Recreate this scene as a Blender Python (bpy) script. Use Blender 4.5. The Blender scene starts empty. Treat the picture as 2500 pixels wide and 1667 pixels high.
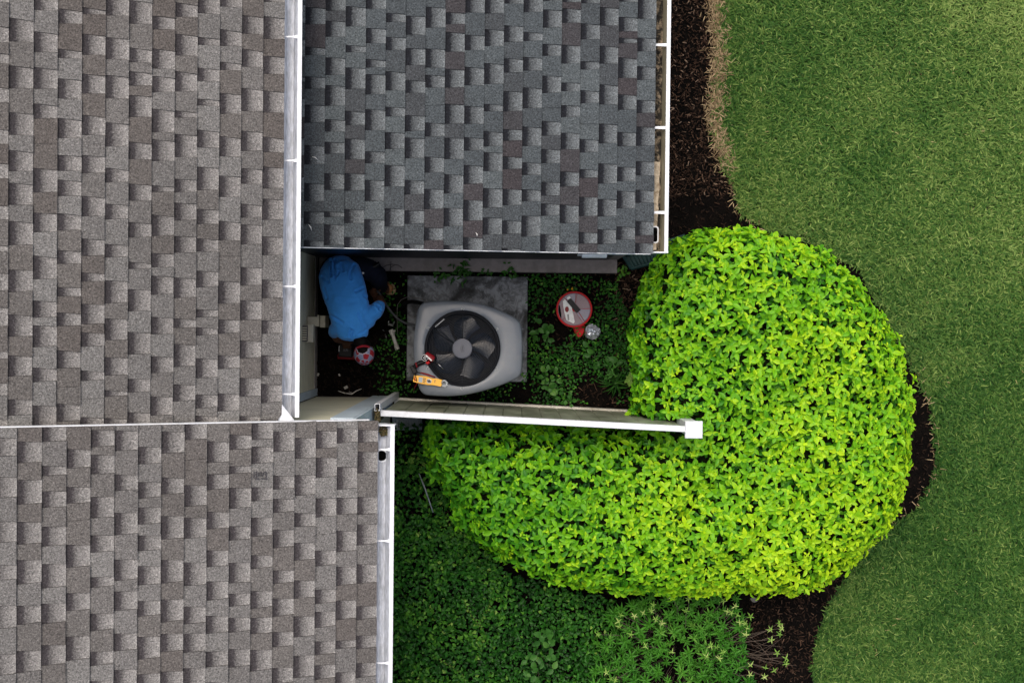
import bpy, math, random
import numpy as np
from mathutils import Vector, Matrix, Euler

random.seed(7)
rng = np.random.default_rng(7)
scene = bpy.context.scene
COL = scene.collection

# ------------------------------------------------------------------ camera, sky, sun, exposure
CAM_H, FPX = 10.7, 2890.0            # flying height (m); focal length in photo pixels (2500 wide)
PITCH, ROLL = math.radians(-0.93), math.radians(0.6)
cam_data = bpy.data.cameras.new('camera')
cam_data.sensor_width = 36.0
cam_data.lens = FPX / 2500.0 * 36.0
cam_data.clip_end = 800.0
cam = bpy.data.objects.new('camera', cam_data)
COL.objects.link(cam)
CAM_ROT = Matrix.Rotation(ROLL, 3, 'Z') @ Matrix.Rotation(PITCH, 3, 'X')
cam.matrix_world = Matrix.Translation((0, 0, CAM_H)) @ CAM_ROT.to_4x4()
scene.camera = cam

SUN_EL, SUN_AZ = math.radians(66), math.radians(-22)   # azimuth from +Y (picture top) towards +X (right)
world = bpy.data.worlds.new('World')
scene.world = world
world.use_nodes = True
wn = world.node_tree
for n in list(wn.nodes):
    wn.nodes.remove(n)
w_out = wn.nodes.new('ShaderNodeOutputWorld')
w_bg = wn.nodes.new('ShaderNodeBackground')
w_sky = wn.nodes.new('ShaderNodeTexSky')
w_sky.sky_type = 'NISHITA'
w_sky.sun_disc = False
w_sky.sun_elevation = SUN_EL
w_sky.sun_rotation = SUN_AZ
w_sky.dust_density = 7.0
w_sky.air_density = 1.0
w_sky.ozone_density = 0.6
w_bg.inputs['Strength'].default_value = 0.15
wn.links.new(w_sky.outputs[0], w_bg.inputs['Color'])
wn.links.new(w_bg.outputs[0], w_out.inputs['Surface'])

sun_data = bpy.data.lights.new('sun', 'SUN')
sun_data.energy = 1.5
sun_data.angle = math.radians(60)
sun_data.color = (1.0, 0.96, 0.90)
sun = bpy.data.objects.new('sun', sun_data)
COL.objects.link(sun)
sdir = Vector((math.sin(SUN_AZ) * math.cos(SUN_EL), math.cos(SUN_AZ) * math.cos(SUN_EL), math.sin(SUN_EL)))
sun.rotation_euler = sdir.to_track_quat('Z', 'Y').to_euler()
sun.location = sdir * 20

scene.view_settings.view_transform = 'Standard'
scene.view_settings.look = 'None'
scene.view_settings.gamma = 1.0
scene.view_settings.use_curve_mapping = False
scene.view_settings.exposure = 0.24
scene.render.engine = 'CYCLES'
scene.cycles.max_bounces = 6
scene.cycles.transparent_max_bounces = 6

# ------------------------------------------------------------------ helpers
def P(px, py, z):
    """photo pixel (2500 x 1667) seen at height z -> world point, used as a survey of the place"""
    d = CAM_ROT @ Vector(((px - 1250.0) / FPX, -(py - 833.5) / FPX, -1.0))
    t = (z - CAM_H) / d.z
    return Vector((d.x * t, d.y * t, z))

def PIX(p):
    v = CAM_ROT.transposed() @ (Vector(p) - Vector((0, 0, CAM_H)))
    return 1250 + FPX * v.x / -v.z, 833.5 - FPX * v.y / -v.z

def Z(scale, ox, oy):
    """reader for measurements taken on an enlarged crop"""
    return lambda x, y, z: P(ox + x / scale, oy + y / scale, z)

class MB:
    def __init__(s):
        s.v, s.f, s.m, s.a = [], [], [], []
    def add(s, verts, faces, mat=0, attr=None):
        o = len(s.v)
        s.v += [tuple(v) for v in verts]
        s.f += [tuple(i + o for i in f) for f in faces]
        s.m += [mat] * len(faces)
        s.a += (attr if attr is not None else [(0.5, 0.5, 0.5, 1)] * len(verts))
        return s
    def box(s, lo, hi, mat=0, M=None):
        x0, y0, z0 = lo; x1, y1, z1 = hi
        v = [(x0,y0,z0),(x1,y0,z0),(x1,y1,z0),(x0,y1,z0),(x0,y0,z1),(x1,y0,z1),(x1,y1,z1),(x0,y1,z1)]
        if M is not None:
            v = [M @ Vector(p) for p in v]
        return s.add(v, [(0,3,2,1),(4,5,6,7),(0,1,5,4),(1,2,6,5),(2,3,7,6),(3,0,4,7)], mat)
    def bbox(s, lo, hi, b=0.004, mat=0, M=None):
        """box with chamfered upper edges"""
        x0, y0, z0 = lo; x1, y1, z1 = hi
        rings = [[(x0,y0,z0),(x1,y0,z0),(x1,y1,z0),(x0,y1,z0)],
                 [(x0,y0,z1-b),(x1,y0,z1-b),(x1,y1,z1-b),(x0,y1,z1-b)],
                 [(x0+b,y0+b,z1),(x1-b,y0+b,z1),(x1-b,y1-b,z1),(x0+b,y1-b,z1)]]
        return s.loft(rings, mat, M)
    def loft(s, rings, mat=0, M=None, cap=True):
        n = len(rings[0]); v = [p for r in rings for p in r]
        if M is not None:
            v = [M @ Vector(p) for p in v]
        f = []
        for k in range(len(rings) - 1):
            for i in range(n):
                j = (i + 1) % n
                f.append((k*n+i, k*n+j, (k+1)*n+j, (k+1)*n+i))
        if cap:
            f.append(tuple(range(n-1, -1, -1)))
            f.append(tuple(range((len(rings)-1)*n, len(rings)*n)))
        return s.add(v, f, mat)
    def prism(s, poly, z0, z1, mat=0, b=0.0):
        a = sum(poly[i][0]*poly[(i+1) % len(poly)][1]-poly[(i+1) % len(poly)][0]*poly[i][1] for i in range(len(poly)))
        if a < 0:
            poly = poly[::-1]
        if b > 0:
            cx = sum(p[0] for p in poly)/len(poly); cy = sum(p[1] for p in poly)/len(poly)
            def inset(p):
                d = math.hypot(p[0]-cx, p[1]-cy) or 1
                k = max(0.0, 1-b/d)
                return (cx+(p[0]-cx)*k, cy+(p[1]-cy)*k)
            return s.loft([[(p[0],p[1],z0) for p in poly],[(p[0],p[1],z1-b) for p in poly],[(*inset(p),z1) for p in poly]], mat)
        return s.loft([[(p[0],p[1],z0) for p in poly],[(p[0],p[1],z1) for p in poly]], mat)
    def tube(s, pts, r, n=8, mat=0, cap=True):
        pts = [Vector(p) for p in pts]
        rs = r if isinstance(r, (list, tuple)) else [r] * len(pts)
        rings = []
        up = Vector((0, 0, 1)); last = None
        for i, p in enumerate(pts):
            d = (pts[min(i+1, len(pts)-1)] - pts[max(i-1, 0)]).normalized()
            if last is None:
                a = up.cross(d)
                if a.length < 1e-3:
                    a = Vector((1, 0, 0)).cross(d)
            else:
                a = last - d * last.dot(d)
            a.normalize(); last = a
            b = d.cross(a)
            rings.append([p + (a*math.cos(t) + b*math.sin(t)) * rs[i] for t in [2*math.pi*k/n for k in range(n)]])
        return s.loft(rings, mat, None, cap)
    def torus(s, c, R, r, N=48, n=6, mat=0, sz=1.0):
        c = Vector(c); v = []; f = []
        for i in range(N):
            a = 2*math.pi*i/N
            for k in range(n):
                b = 2*math.pi*k/n
                q = R + r*math.cos(b)
                v.append((c.x+q*math.cos(a), c.y+q*math.sin(a), c.z+r*sz*math.sin(b)))
        for i in range(N):
            for k in range(n):
                f.append((i*n+k, ((i+1) % N)*n+k, ((i+1) % N)*n+(k+1) % n, i*n+(k+1) % n))
        return s.add(v, f, mat)
    def lathe(s, c, prof, N=32, mat=0, M=None):
        rings = [[(c[0]+r*math.cos(2*math.pi*i/N), c[1]+r*math.sin(2*math.pi*i/N), c[2]+z) for i in range(N)] for r, z in prof]
        return s.loft(rings, mat, M)
    def build(s, name, mats, parent=None, smooth=False, attr=False):
        me = bpy.data.meshes.new(name)
        me.from_pydata([tuple(v) for v in s.v], [], s.f)
        for m in (mats if isinstance(mats, (list, tuple)) else [mats]):
            me.materials.append(m)
        if any(s.m):
            me.polygons.foreach_set('material_index', s.m)
        if attr:
            at = me.attributes.new('Col', 'FLOAT_COLOR', 'POINT')
            at.data.foreach_set('color', np.array(s.a, dtype=np.float32).ravel())
        if smooth:
            me.polygons.foreach_set('use_smooth', [True]*len(me.polygons))
            if smooth == 'auto':
                me.set_sharp_from_angle(angle=math.radians(40))
        me.update()
        return link(name, me, parent)

def link(name, me, parent=None):
    o = bpy.data.objects.new(name, me)
    COL.objects.link(o)
    if parent is not None:
        o.parent = parent
        o.matrix_parent_inverse = world_of(parent).inverted()
    return o

def world_of(o):
    m = o.matrix_basis.copy()
    if o.parent is not None:
        return world_of(o.parent) @ o.matrix_parent_inverse @ m
    return m

def tag(o, label=None, cat=None, group=None, kind=None):
    if label: o['label'] = label
    if cat: o['category'] = cat
    if group: o['group'] = group
    if kind: o['kind'] = kind
    return o

def thing(name, label, cat, loc, group=None):
    o = bpy.data.objects.new(name, None)
    COL.objects.link(o)
    o.empty_display_size = 0.1
    o.matrix_basis = Matrix.Translation(Vector(loc))
    return tag(o, label, cat, group)

def np_mesh(name, V, F, mats, attr=None, smooth=False):
    """V (n,3); F (m,k) same-sized faces"""
    me = bpy.data.meshes.new(name)
    V = np.asarray(V, np.float32); F = np.asarray(F, np.int32)
    me.vertices.add(len(V)); me.vertices.foreach_set('co', V.ravel())
    k = F.shape[1]
    me.loops.add(F.size); me.loops.foreach_set('vertex_index', F.ravel())
    me.polygons.add(len(F))
    me.polygons.foreach_set('loop_start', np.arange(0, F.size, k, dtype=np.int32))
    if smooth:
        me.polygons.foreach_set('use_smooth', np.ones(len(F), bool))
    for m in mats: me.materials.append(m)
    me.update(calc_edges=True)
    if attr is not None:
        at = me.attributes.new('Col', 'FLOAT_COLOR', 'POINT')
        at.data.foreach_set('color', np.asarray(attr, np.float32).ravel())
    me.validate()
    return me

def unit(a):
    return a / np.maximum(np.linalg.norm(a, axis=-1, keepdims=True), 1e-9)

def frames(d, n):
    d = unit(d); y = unit(np.cross(n, d)); z = np.cross(d, y)
    return d, y, z

def scatter(T, F, G, pos, d, n, L, W, H, tone):
    """copies of template T (along x, across y) -> arrays"""
    X, Y, Zz = frames(d, n)
    N, k = len(pos), len(T)
    V = (pos[:, None, :] + X[:, None, :]*(T[None, :, 0:1]*L[:, None, None])
         + Y[:, None, :]*(T[None, :, 1:2]*W[:, None, None]) + Zz[:, None, :]*(T[None, :, 2:3]*H[:, None, None]))
    FF = F[None, :, :] + (np.arange(N)*k)[:, None, None]
    A = np.zeros((N, k, 4), np.float32); A[..., 3] = 1
    A[..., 0] = tone[:, None]; A[..., 1] = G[None, :]; A[..., 2] = rng.random(N)[:, None]
    return V.reshape(-1, 3), FF.reshape(-1, F.shape[1]), A.reshape(-1, 4)

def grid_faces(nu, nv):
    return np.array([(i*nv+j, (i+1)*nv+j, (i+1)*nv+j+1, i*nv+j+1) for i in range(nu-1) for j in range(nv-1)])

def leaf_template(us, prof, bend, fold):
    T, G = [], []
    for u, w in zip(us, prof):
        for v in (-1, 0, 1):
            T.append((u, v*w, -bend*u*u + fold*abs(v)*w)); G.append(abs(v))
    return np.array(T, float), grid_faces(len(us), 3), np.array(G, float)

LEAF = leaf_template([0, .18, .45, .75, 1.0], [.10, .68, 1.0, .78, .05], .30, .16)
LEAF_S = leaf_template([0, .45, 1.0], [.1, 1.0, .05], .30, .3)
LANCE = leaf_template([0, .3, .65, 1.0], [.25, 1.0, .75, .03], .45, .35)
BT = np.array([(0,-.8,0),(0,.8,0),(.4,-1,.0),(.4,1,.0),(.75,-.75,-.12),(.75,.75,-.12),(1,0,-.33),(1,.02,-.33)])
BLADE = (BT, np.array([(0,2,3,1),(2,4,5,3),(4,6,7,5)]), np.array([0,0,.4,.4,.75,.75,1,1.]))

def noise2(x, y, sc, seed=0):
    """smooth value noise 0..1"""
    x = np.asarray(x, float)*sc + seed*17.3; y = np.asarray(y, float)*sc + seed*9.1
    xi = np.floor(x).astype(int); yi = np.floor(y).astype(int); fx = x-xi; fy = y-yi
    def h(a, b):
        q = np.sin(a*127.1 + b*311.7 + seed*74.7)*43758.5453
        return q - np.floor(q)
    ux = fx*fx*(3-2*fx); uy = fy*fy*(3-2*fy)
    return (h(xi,yi)*(1-ux)+h(xi+1,yi)*ux)*(1-uy) + (h(xi,yi+1)*(1-ux)+h(xi+1,yi+1)*ux)*uy

def inside(poly, x, y):
    poly = np.asarray(poly); r = np.zeros(len(x), bool); n = len(poly)
    for i in range(n):
        x0, y0 = poly[i][:2]; x1, y1 = poly[(i+1) % n][:2]
        c = ((y0 > y) != (y1 > y))
        with np.errstate(divide='ignore', invalid='ignore'):
            xx = (x1-x0)*(y-y0)/(y1-y0)+x0
        r ^= c & (x < xx)
    return r

def edge_dist(poly, x, y, closed=True):
    poly = np.asarray(poly); n = len(poly); best = np.full(len(x), 1e9)
    for i in range(n if closed else n-1):
        a = poly[i][:2]; b = poly[(i+1) % n][:2]; ab = b-a
        t = np.clip(((x-a[0])*ab[0]+(y-a[1])*ab[1])/max(ab@ab, 1e-9), 0, 1)
        best = np.minimum(best, np.hypot(x-a[0]-t*ab[0], y-a[1]-t*ab[1]))
    return best

# ------------------------------------------------------------------ materials
def new_mat(name):
    m = bpy.data.materials.new(name); m.use_nodes = True
    nt = m.node_tree
    return m, nt, nt.nodes['Principled BSDF']

def ramp(nt, stops, interp='LINEAR'):
    r = nt.nodes.new('ShaderNodeValToRGB'); e = r.color_ramp.elements
    r.color_ramp.interpolation = interp
    while len(e) < len(stops): e.new(0.5)
    for el, (p, c) in zip(e, stops):
        el.position = p; el.color = (*c, 1) if len(c) == 3 else c
    return r

def mixc(nt, fac, a, b, mode='MIX'):
    n = nt.nodes.new('ShaderNodeMix'); n.data_type = 'RGBA'; n.blend_type = mode
    for sock, val in ((n.inputs[0], fac), (n.inputs[6], a), (n.inputs[7], b)):
        if hasattr(val, 'is_linked') or hasattr(val, 'links'):
            nt.links.new(val, sock)
        elif isinstance(val, (int, float)):
            sock.default_value = val
        else:
            sock.default_value = (*val, 1)
    return n.outputs[2]

def math_n(nt, op, a, b=0.0):
    n = nt.nodes.new('ShaderNodeMath'); n.operation = op
    for sock, val in ((n.inputs[0], a), (n.inputs[1], b)):
        if hasattr(val, 'links'): nt.links.new(val, sock)
        else: sock.default_value = val
    return n.outputs[0]

def noise(nt, scale, detail=3, rough=.6, dist=0.0, vec=None):
    n = nt.nodes.new('ShaderNodeTexNoise')
    n.inputs['Scale'].default_value = scale; n.inputs['Detail'].default_value = detail
    n.inputs['Roughness'].default_value = rough; n.inputs['Distortion'].default_value = dist
    if vec is None:
        g = nt.nodes.new('ShaderNodeNewGeometry'); vec = g.outputs['Position']
    nt.links.new(vec, n.inputs['Vector'])
    return n.outputs[0]

def attr3(nt):
    a = nt.nodes.new('ShaderNodeAttribute'); a.attribute_name = 'Col'
    s = nt.nodes.new('ShaderNodeSeparateColor'); nt.links.new(a.outputs['Color'], s.inputs[0])
    return s.outputs[0], s.outputs[1], s.outputs[2]

def bump(nt, bsdf, h, strength=.3, dist=.01):
    b = nt.nodes.new('ShaderNodeBump'); b.inputs['Strength'].default_value = strength; b.inputs['Distance'].default_value = dist
    nt.links.new(h, b.inputs['Height']); nt.links.new(b.outputs[0], bsdf.inputs['Normal'])

def plain(name, col, rough=.5, metal=0.0, var=.12, scale=25, dirt=None, dscale=6, damt=.5, bmp=0.0, spec=None, stretch=None):
    """painted/plastic/metal surface: fine tonal variation, optional dirt patches, optional relief"""
    m, nt, b = new_mat(name)
    vec = None
    if stretch:
        g = nt.nodes.new('ShaderNodeNewGeometry'); mp = nt.nodes.new('ShaderNodeMapping')
        mp.inputs['Scale'].default_value = stretch
        nt.links.new(g.outputs['Position'], mp.inputs['Vector']); vec = mp.outputs[0]
    n1 = noise(nt, scale, 4, .6, 0, vec)
    lo = tuple(c*(1-var*1.6) for c in col); hi = tuple(min(1, c*(1+var)) for c in col)
    r = ramp(nt, [(.3, lo), (.7, hi)]); nt.links.new(n1, r.inputs[0])
    out = r.outputs[0]
    if dirt:
        n2 = noise(nt, dscale, 6, .7, .4, vec)
        r2 = ramp(nt, [(.48, (0, 0, 0)), (.68, (damt,)*3)]); nt.links.new(n2, r2.inputs[0])
        out = mixc(nt, r2.outputs[0], out, dirt)
    nt.links.new(out, b.inputs['Base Color'])
    rr = ramp(nt, [(.3, (max(0, rough-.08),)*3), (.7, (min(1, rough+.08),)*3)]); nt.links.new(n1, rr.inputs[0])
    nt.links.new(rr.outputs[0], b.inputs['Roughness'])
    b.inputs['Metallic'].default_value = metal
    if spec is not None: b.inputs['Specular IOR Level'].default_value = spec
    if bmp: bump(nt, b, n1, bmp, .004)
    return m

def shingle_mat(name, tones, dark, light):
    """laminated asphalt shingle: three granule blends, and the dark-to-light granule band printed on the under layer"""
    m, nt, b = new_mat(name)
    R, G, B = attr3(nt)
    r = ramp(nt, [(0, tones[0]), (.34, tones[1]), (.67, tones[2]), (1, tones[3])]); nt.links.new(R, r.inputs[0])
    n1 = noise(nt, 85, 3, .6)
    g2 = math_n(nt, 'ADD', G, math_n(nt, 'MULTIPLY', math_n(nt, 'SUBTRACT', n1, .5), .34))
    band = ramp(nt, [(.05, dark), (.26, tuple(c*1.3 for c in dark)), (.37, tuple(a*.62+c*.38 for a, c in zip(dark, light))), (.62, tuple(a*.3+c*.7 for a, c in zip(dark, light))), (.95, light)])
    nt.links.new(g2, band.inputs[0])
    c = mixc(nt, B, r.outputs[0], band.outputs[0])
    gr = noise(nt, 105, 2, .6, .8)
    grr = ramp(nt, [(.30, (.40,)*3), (.48, (.88,)*3), (.60, (1.25,)*3), (.74, (1.95,)*3)]); nt.links.new(gr, grr.inputs[0])
    c = mixc(nt, 1.0, c, grr.outputs[0], 'MULTIPLY')
    st = noise(nt, 1.1, 3, .6); sr = ramp(nt, [(.3, (.86,)*3), (.7, (1.1,)*3)]); nt.links.new(st, sr.inputs[0])
    c = mixc(nt, 1.0, c, sr.outputs[0], 'MULTIPLY')
    nt.links.new(c, b.inputs['Base Color'])
    b.inputs['Roughness'].default_value = .93
    b.inputs['Specular IOR Level'].default_value = .2
    bump(nt, b, gr, .55, .004)
    return m

def leaf_mat(name, stops, edge=(1.25, 1.2, 1.3), trans=.3, rough=.42, spec=.18):
    m, nt, b = new_mat(name)
    R, G, B = attr3(nt)
    n1 = noise(nt, 30, 2)
    t = math_n(nt, 'ADD', R, math_n(nt, 'MULTIPLY', math_n(nt, 'SUBTRACT', n1, .5), .25))
    r = ramp(nt, stops); nt.links.new(t, r.inputs[0])
    e = ramp(nt, [(0, (1.12, 1.1, 1.05)), (.15, (.9, .92, .9)), (.6, (1, 1, 1)), (1, edge)]); nt.links.new(G, e.inputs[0])
    c = mixc(nt, 1.0, r.outputs[0], e.outputs[0], 'MULTIPLY')
    nt.links.new(c, b.inputs['Base Color'])
    b.inputs['Roughness'].default_value = rough
    b.inputs['Specular IOR Level'].default_value = spec
    if trans:
        tr = nt.nodes.new('ShaderNodeBsdfTranslucent'); nt.links.new(c, tr.inputs['Color'])
        mx = nt.nodes.new('ShaderNodeMixShader'); mx.inputs[0].default_value = trans
        nt.links.new(b.outputs[0], mx.inputs[1]); nt.links.new(tr.outputs[0], mx.inputs[2])
        nt.links.new(mx.outputs[0], nt.nodes['Material Output'].inputs['Surface'])
    return m

M = {}
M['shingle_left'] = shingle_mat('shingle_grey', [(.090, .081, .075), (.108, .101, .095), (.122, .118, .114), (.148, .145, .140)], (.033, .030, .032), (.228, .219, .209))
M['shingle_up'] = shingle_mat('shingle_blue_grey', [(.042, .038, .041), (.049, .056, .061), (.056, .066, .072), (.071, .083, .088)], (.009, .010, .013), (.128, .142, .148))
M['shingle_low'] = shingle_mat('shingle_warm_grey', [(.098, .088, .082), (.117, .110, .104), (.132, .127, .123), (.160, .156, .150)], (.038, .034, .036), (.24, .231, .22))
M['deck'] = plain('roof_felt', (.02, .02, .022), .95)
M['white'] = plain('white_paint', (.66, .685, .72), .45, var=.05, dirt=(.42, .42, .40), dscale=11, damt=.4)
M['trough'] = plain('gutter_trough', (.52, .55, .60), .55, var=.2, scale=30, dirt=(.16, .17, .18), dscale=16, damt=.6, stretch=(2.5, .5, 1))
M['trough_dirty'] = plain('gutter_trough_dirty', (.022, .020, .017), .9, var=.5, scale=60, dirt=(.40, .32, .22), dscale=22, damt=.6, spec=.1)
M['trough_olive'] = plain('gutter_olive', (.24, .22, .15), .6, var=.2, scale=20, stretch=(6, .4, 1))
M['debris'] = plain('leaf_debris', (.10, .075, .03), .95, var=.6, scale=70, dirt=(.03, .045, .008), dscale=30, damt=.8, bmp=.8)
M['siding'] = plain('beige_siding', (.58, .56, .42), .6, var=.12, scale=14, dirt=(.30, .30, .22), dscale=3, damt=.45, stretch=(.5, .5, 5))
M['trim'] = plain('pale_blue_trim', (.48, .57, .63), .5, var=.06, scale=8, dirt=(.36, .42, .42), dscale=5, damt=.4)
M['navy_wall'] = plain('dark_navy_board', (.006, .010, .018), .4, spec=.2, var=.3, scale=12, stretch=(.6, 1, 6))
M['stucco'] = plain('beige_concrete', (.25, .225, .215), .9, var=.12, scale=18, dirt=(.13, .115, .10), dscale=7, damt=.5, bmp=.3)
M['algae'] = plain('algae_vinyl', (.27, .29, .215), .45, var=.25, scale=7, dirt=(.085, .10, .055), dscale=2.2, damt=.8, stretch=(1, 1, .6))
M['rail_dirty'] = plain('stained_vinyl', (.52, .50, .44), .5, var=.2, scale=12, dirt=(.14, .12, .07), dscale=6, damt=.7)
M['black'] = plain('hollow_shade', (.002, .002, .002), .9, spec=.02)  # near-black colour standing for the darkness inside openings
M['black_plastic'] = plain('black_plastic', (.006, .006, .007), .45, var=.2, spec=.18)
M['red_plastic'] = plain('red_plastic', (.40, .003, .006), .5, var=.1, spec=.15)
M['dark_red'] = plain('dark_red_plastic', (.18, .008, .012), .45, spec=.2)
M['ac_grey'] = plain('grey_painted_steel', (.105, .122, .144), .40, var=.05, scale=10, dirt=(.15, .155, .16), dscale=9, damt=.35)
M['ac_edge'] = plain('grey_steel_edge', (.2, .215, .235), .4, var=.05)
M['ac_black'] = plain('black_gloss_fan', (.010, .016, .028), .22, var=.2, spec=.34)
M['ac_wire'] = plain('black_coated_wire', (.014, .017, .023), .4, spec=.25)
M['ac_inside'] = plain('matt_black_shroud', (.005, .006, .009), .6, spec=.1)
M['hub'] = plain('hub_cap_grey', (.045, .053, .076), .45, var=.06)
M['hub_mark'] = plain('hub_mark', (.014, .016, .025), .5)
M['steel'] = plain('bright_steel', (.55, .56, .58), .28, metal=1.0, var=.15)
M['yellow'] = plain('yellow_plastic', (.80, .40, .012), .38, var=.06)
M['lcd'] = plain('grey_lcd', (.26, .31, .33), .25)
M['jaw'] = plain('grey_jaw', (.33, .36, .38), .5)
M['foil'] = plain('crumpled_foil', (.50, .54, .60), .25, metal=.55, var=.15)
M['label_white'] = plain('label_white', (.62, .63, .62), .5)
M['ink'] = plain('ink_and_gap_shade', (.05, .045, .05), .6)
M['rubber'] = plain('grey_conduit', (.05, .055, .06), .55, spec=.2)
M['wire_grey'] = plain('thin_grey_wire', (.12, .11, .10), .6)
M['pvc'] = plain('grey_white_pipe', (.42, .41, .38), .5, dirt=(.2, .19, .16), dscale=20)
M['box_beige'] = plain('beige_plastic', (.46, .43, .33), .55, var=.08, dirt=(.3, .28, .2), dscale=12)
M['green_plastic'] = plain('dark_green_plastic', (.008, .034, .032), .65, var=.15, spec=.25)
M['grey_plastic'] = plain('grey_blue_plastic', (.24, .28, .30), .5, var=.15, dirt=(.1, .12, .11), dscale=10)
M['twig'] = plain('grey_brown_twig', (.085, .062, .046), .9, var=.3, scale=60)
M['bone'] = plain('pale_scrap', (.55, .52, .46), .8)
M['skin'] = plain('skin', (.085, .040, .024), .55, var=.1, spec=.2)
M['hair'] = plain('black_hair', (.003, .0025, .0025), .7, spec=.1, var=.4, scale=120)
M['boot'] = plain('tan_leather', (.36, .165, .055), .6, var=.22, scale=40, dirt=(.2, .08, .025), dscale=25, damt=.6)
M['sole'] = plain('boot_sole', (.40, .27, .14), .7)
M['cap_red'] = plain('cap_red', (.26, .004, .014), .85, var=.15, scale=160)
M['cap_white'] = plain('cap_white', (.17, .20, .31), .85, var=.1, scale=160)
M['cap_line'] = plain('cap_stitch', (.36, .33, .39), .85)
M['eye'] = plain('eye_white', (.6, .58, .55), .3)

# cloth with weave relief
def cloth(name, col, var=.08, sheen=.15):
    m, nt, b = new_mat(name)
    n1 = noise(nt, 9, 4); r = ramp(nt, [(.3, tuple(c*(1-var) for c in col)), (.7, tuple(c*(1+var) for c in col))])
    nt.links.new(n1, r.inputs[0]); nt.links.new(r.outputs[0], b.inputs['Base Color'])
    b.inputs['Roughness'].default_value = .85; b.inputs['Specular IOR Level'].default_value = .2
    b.inputs['Sheen Weight'].default_value = sheen
    n2 = noise(nt, 32, 5, .55, .6); bump(nt, b, n2, .35, .012)
    return m
M['shirt'] = cloth('blue_cotton', (.045, .27, .72))
M['navy'] = cloth('navy_cotton', (.0035, .0055, .014), .3, 0)

# concrete pad: cement stain map
def pad_mat():
    m, nt, b = new_mat('stained_concrete')
    a = noise(nt, 5, 6, .62, .5); r = ramp(nt, [(.38, (.026, .028, .030)), (.47, (.085, .092, .10)), (.53, (.20, .215, .235)), (.8, (.26, .28, .30))])
    nt.links.new(a, r.inputs[0])
    s = noise(nt, 14, 5, .7, 1.2); sr = ramp(nt, [(.44, (1, 1, 1)), (.56, (.45, .43, .42))]); nt.links.new(s, sr.inputs[0])
    c = mixc(nt, .8, r.outputs[0], sr.outputs[0], 'MULTIPLY')
    nt.links.new(c, b.inputs['Base Color']); b.inputs['Roughness'].default_value = .8
    bump(nt, b, s, .3, .006)
    return m
M['pad'] = pad_mat()

def soil_mat():
    m, nt, b = new_mat('dark_soil')
    a = noise(nt, 7, 7, .7); r = ramp(nt, [(.3, (.0018, .0016, .0015)), (.55, (.0045, .0036, .003)), (.8, (.013, .0085, .0065))]); nt.links.new(a, r.inputs[0])
    nt.links.new(r.outputs[0], b.inputs['Base Color']); b.inputs['Roughness'].default_value = .95; b.inputs['Specular IOR Level'].default_value = .06
    n2 = noise(nt, 60, 5, .7); bump(nt, b, n2, .9, .02)
    return m
M['soil'] = soil_mat()

def lawn_mat():
    m, nt, b = new_mat('lawn_ground')
    a = noise(nt, 90, 5, .7); r = ramp(nt, [(.3, (.010, .026, .006)), (.7, (.042, .095, .024))]); nt.links.new(a, r.inputs[0])
    nt.links.new(r.outputs[0], b.inputs['Base Color']); b.inputs['Roughness'].default_value = .95
    bump(nt, b, a, .8, .03)
    return m
M['lawn'] = lawn_mat()
M['grass'] = leaf_mat('grass_blade', [(0, (.016, .062, .010)), (.35, (.054, .132, .024)), (.6, (.122, .210, .044)), (.8, (.225, .315, .085)), (1, (.33, .27, .13))], edge=(1, 1, 1), trans=.2, rough=.5, spec=.10)
M['dry'] = leaf_mat('dry_grass', [(0, (.11, .075, .04)), (.5, (.30, .22, .125)), (1, (.48, .37, .22))], edge=(1, 1, 1), trans=.1, rough=.8, spec=.1)
M['chip'] = leaf_mat('mulch_chip', [(0, (.012, .008, .006)), (.5, (.035, .020, .014)), (.85, (.09, .055, .038)), (1, (.22, .16, .12))], edge=(1, 1, 1), trans=0, rough=.9, spec=.1)
M['hedge'] = leaf_mat('hedge_leaf', [(0, (.012, .085, .006)), (.3, (.045, .225, .008)), (.6, (.165, .44, .008)), (1, (.46, .68, .012))], edge=(1.35, 1.22, 1.3), trans=.28, rough=.42, spec=.22)
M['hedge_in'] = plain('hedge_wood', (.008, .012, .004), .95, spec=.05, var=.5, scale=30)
M['cover'] = leaf_mat('ground_cover_leaf', [(0, (.004, .024, .004)), (.5, (.022, .115, .010)), (.8, (.075, .22, .018)), (1, (.20, .33, .06))], trans=.15, rough=.38, spec=.16)
M['plant'] = leaf_mat('plant_leaf', [(0, (.018, .075, .012)), (.5, (.045, .15, .022)), (1, (.15, .27, .05))], trans=.2)
M['whorl'] = leaf_mat('shrub_leaf', [(0, (.018, .11, .010)), (.5, (.060, .215, .018)), (.8, (.22, .38, .07)), (1, (.46, .54, .20))], trans=.2)
M['moss'] = plain('moss', (.055, .06, .012), .95, var=.5, scale=60, bmp=.8)

# ------------------------------------------------------------------ ground
soil_px = [(1500,-160),(1738,-160),(1744,0),(1754,106),(1744,212),(1734,308),(1765,404),(1786,457),(1807,521),(1871,563),(1966,590),(2100,660),(2200,850),(2243,925),(2275,1010),(2285,1095),(2275,1180),(2243,1238),(2168,1286),(2105,1350),(2062,1414),(2020,1478),(1998,1541),(1982,1626),(1985,1680),(1990,1830),(700,1830),(700,600),(1500,600)]
SOIL = [P(x, y, 0)[:2] for x, y in soil_px]
def ngon(name, poly, z, mat, kind='structure'):
    mb = MB(); poly = [tuple(p[:2]) for p in poly]
    a = sum(poly[i][0]*poly[(i+1) % len(poly)][1]-poly[(i+1) % len(poly)][0]*poly[i][1] for i in range(len(poly)))
    if a < 0: poly = poly[::-1]
    mb.add([(*p, z) for p in poly], [tuple(range(len(poly)))])
    return tag(mb.build(name, mat), kind=kind)
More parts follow.
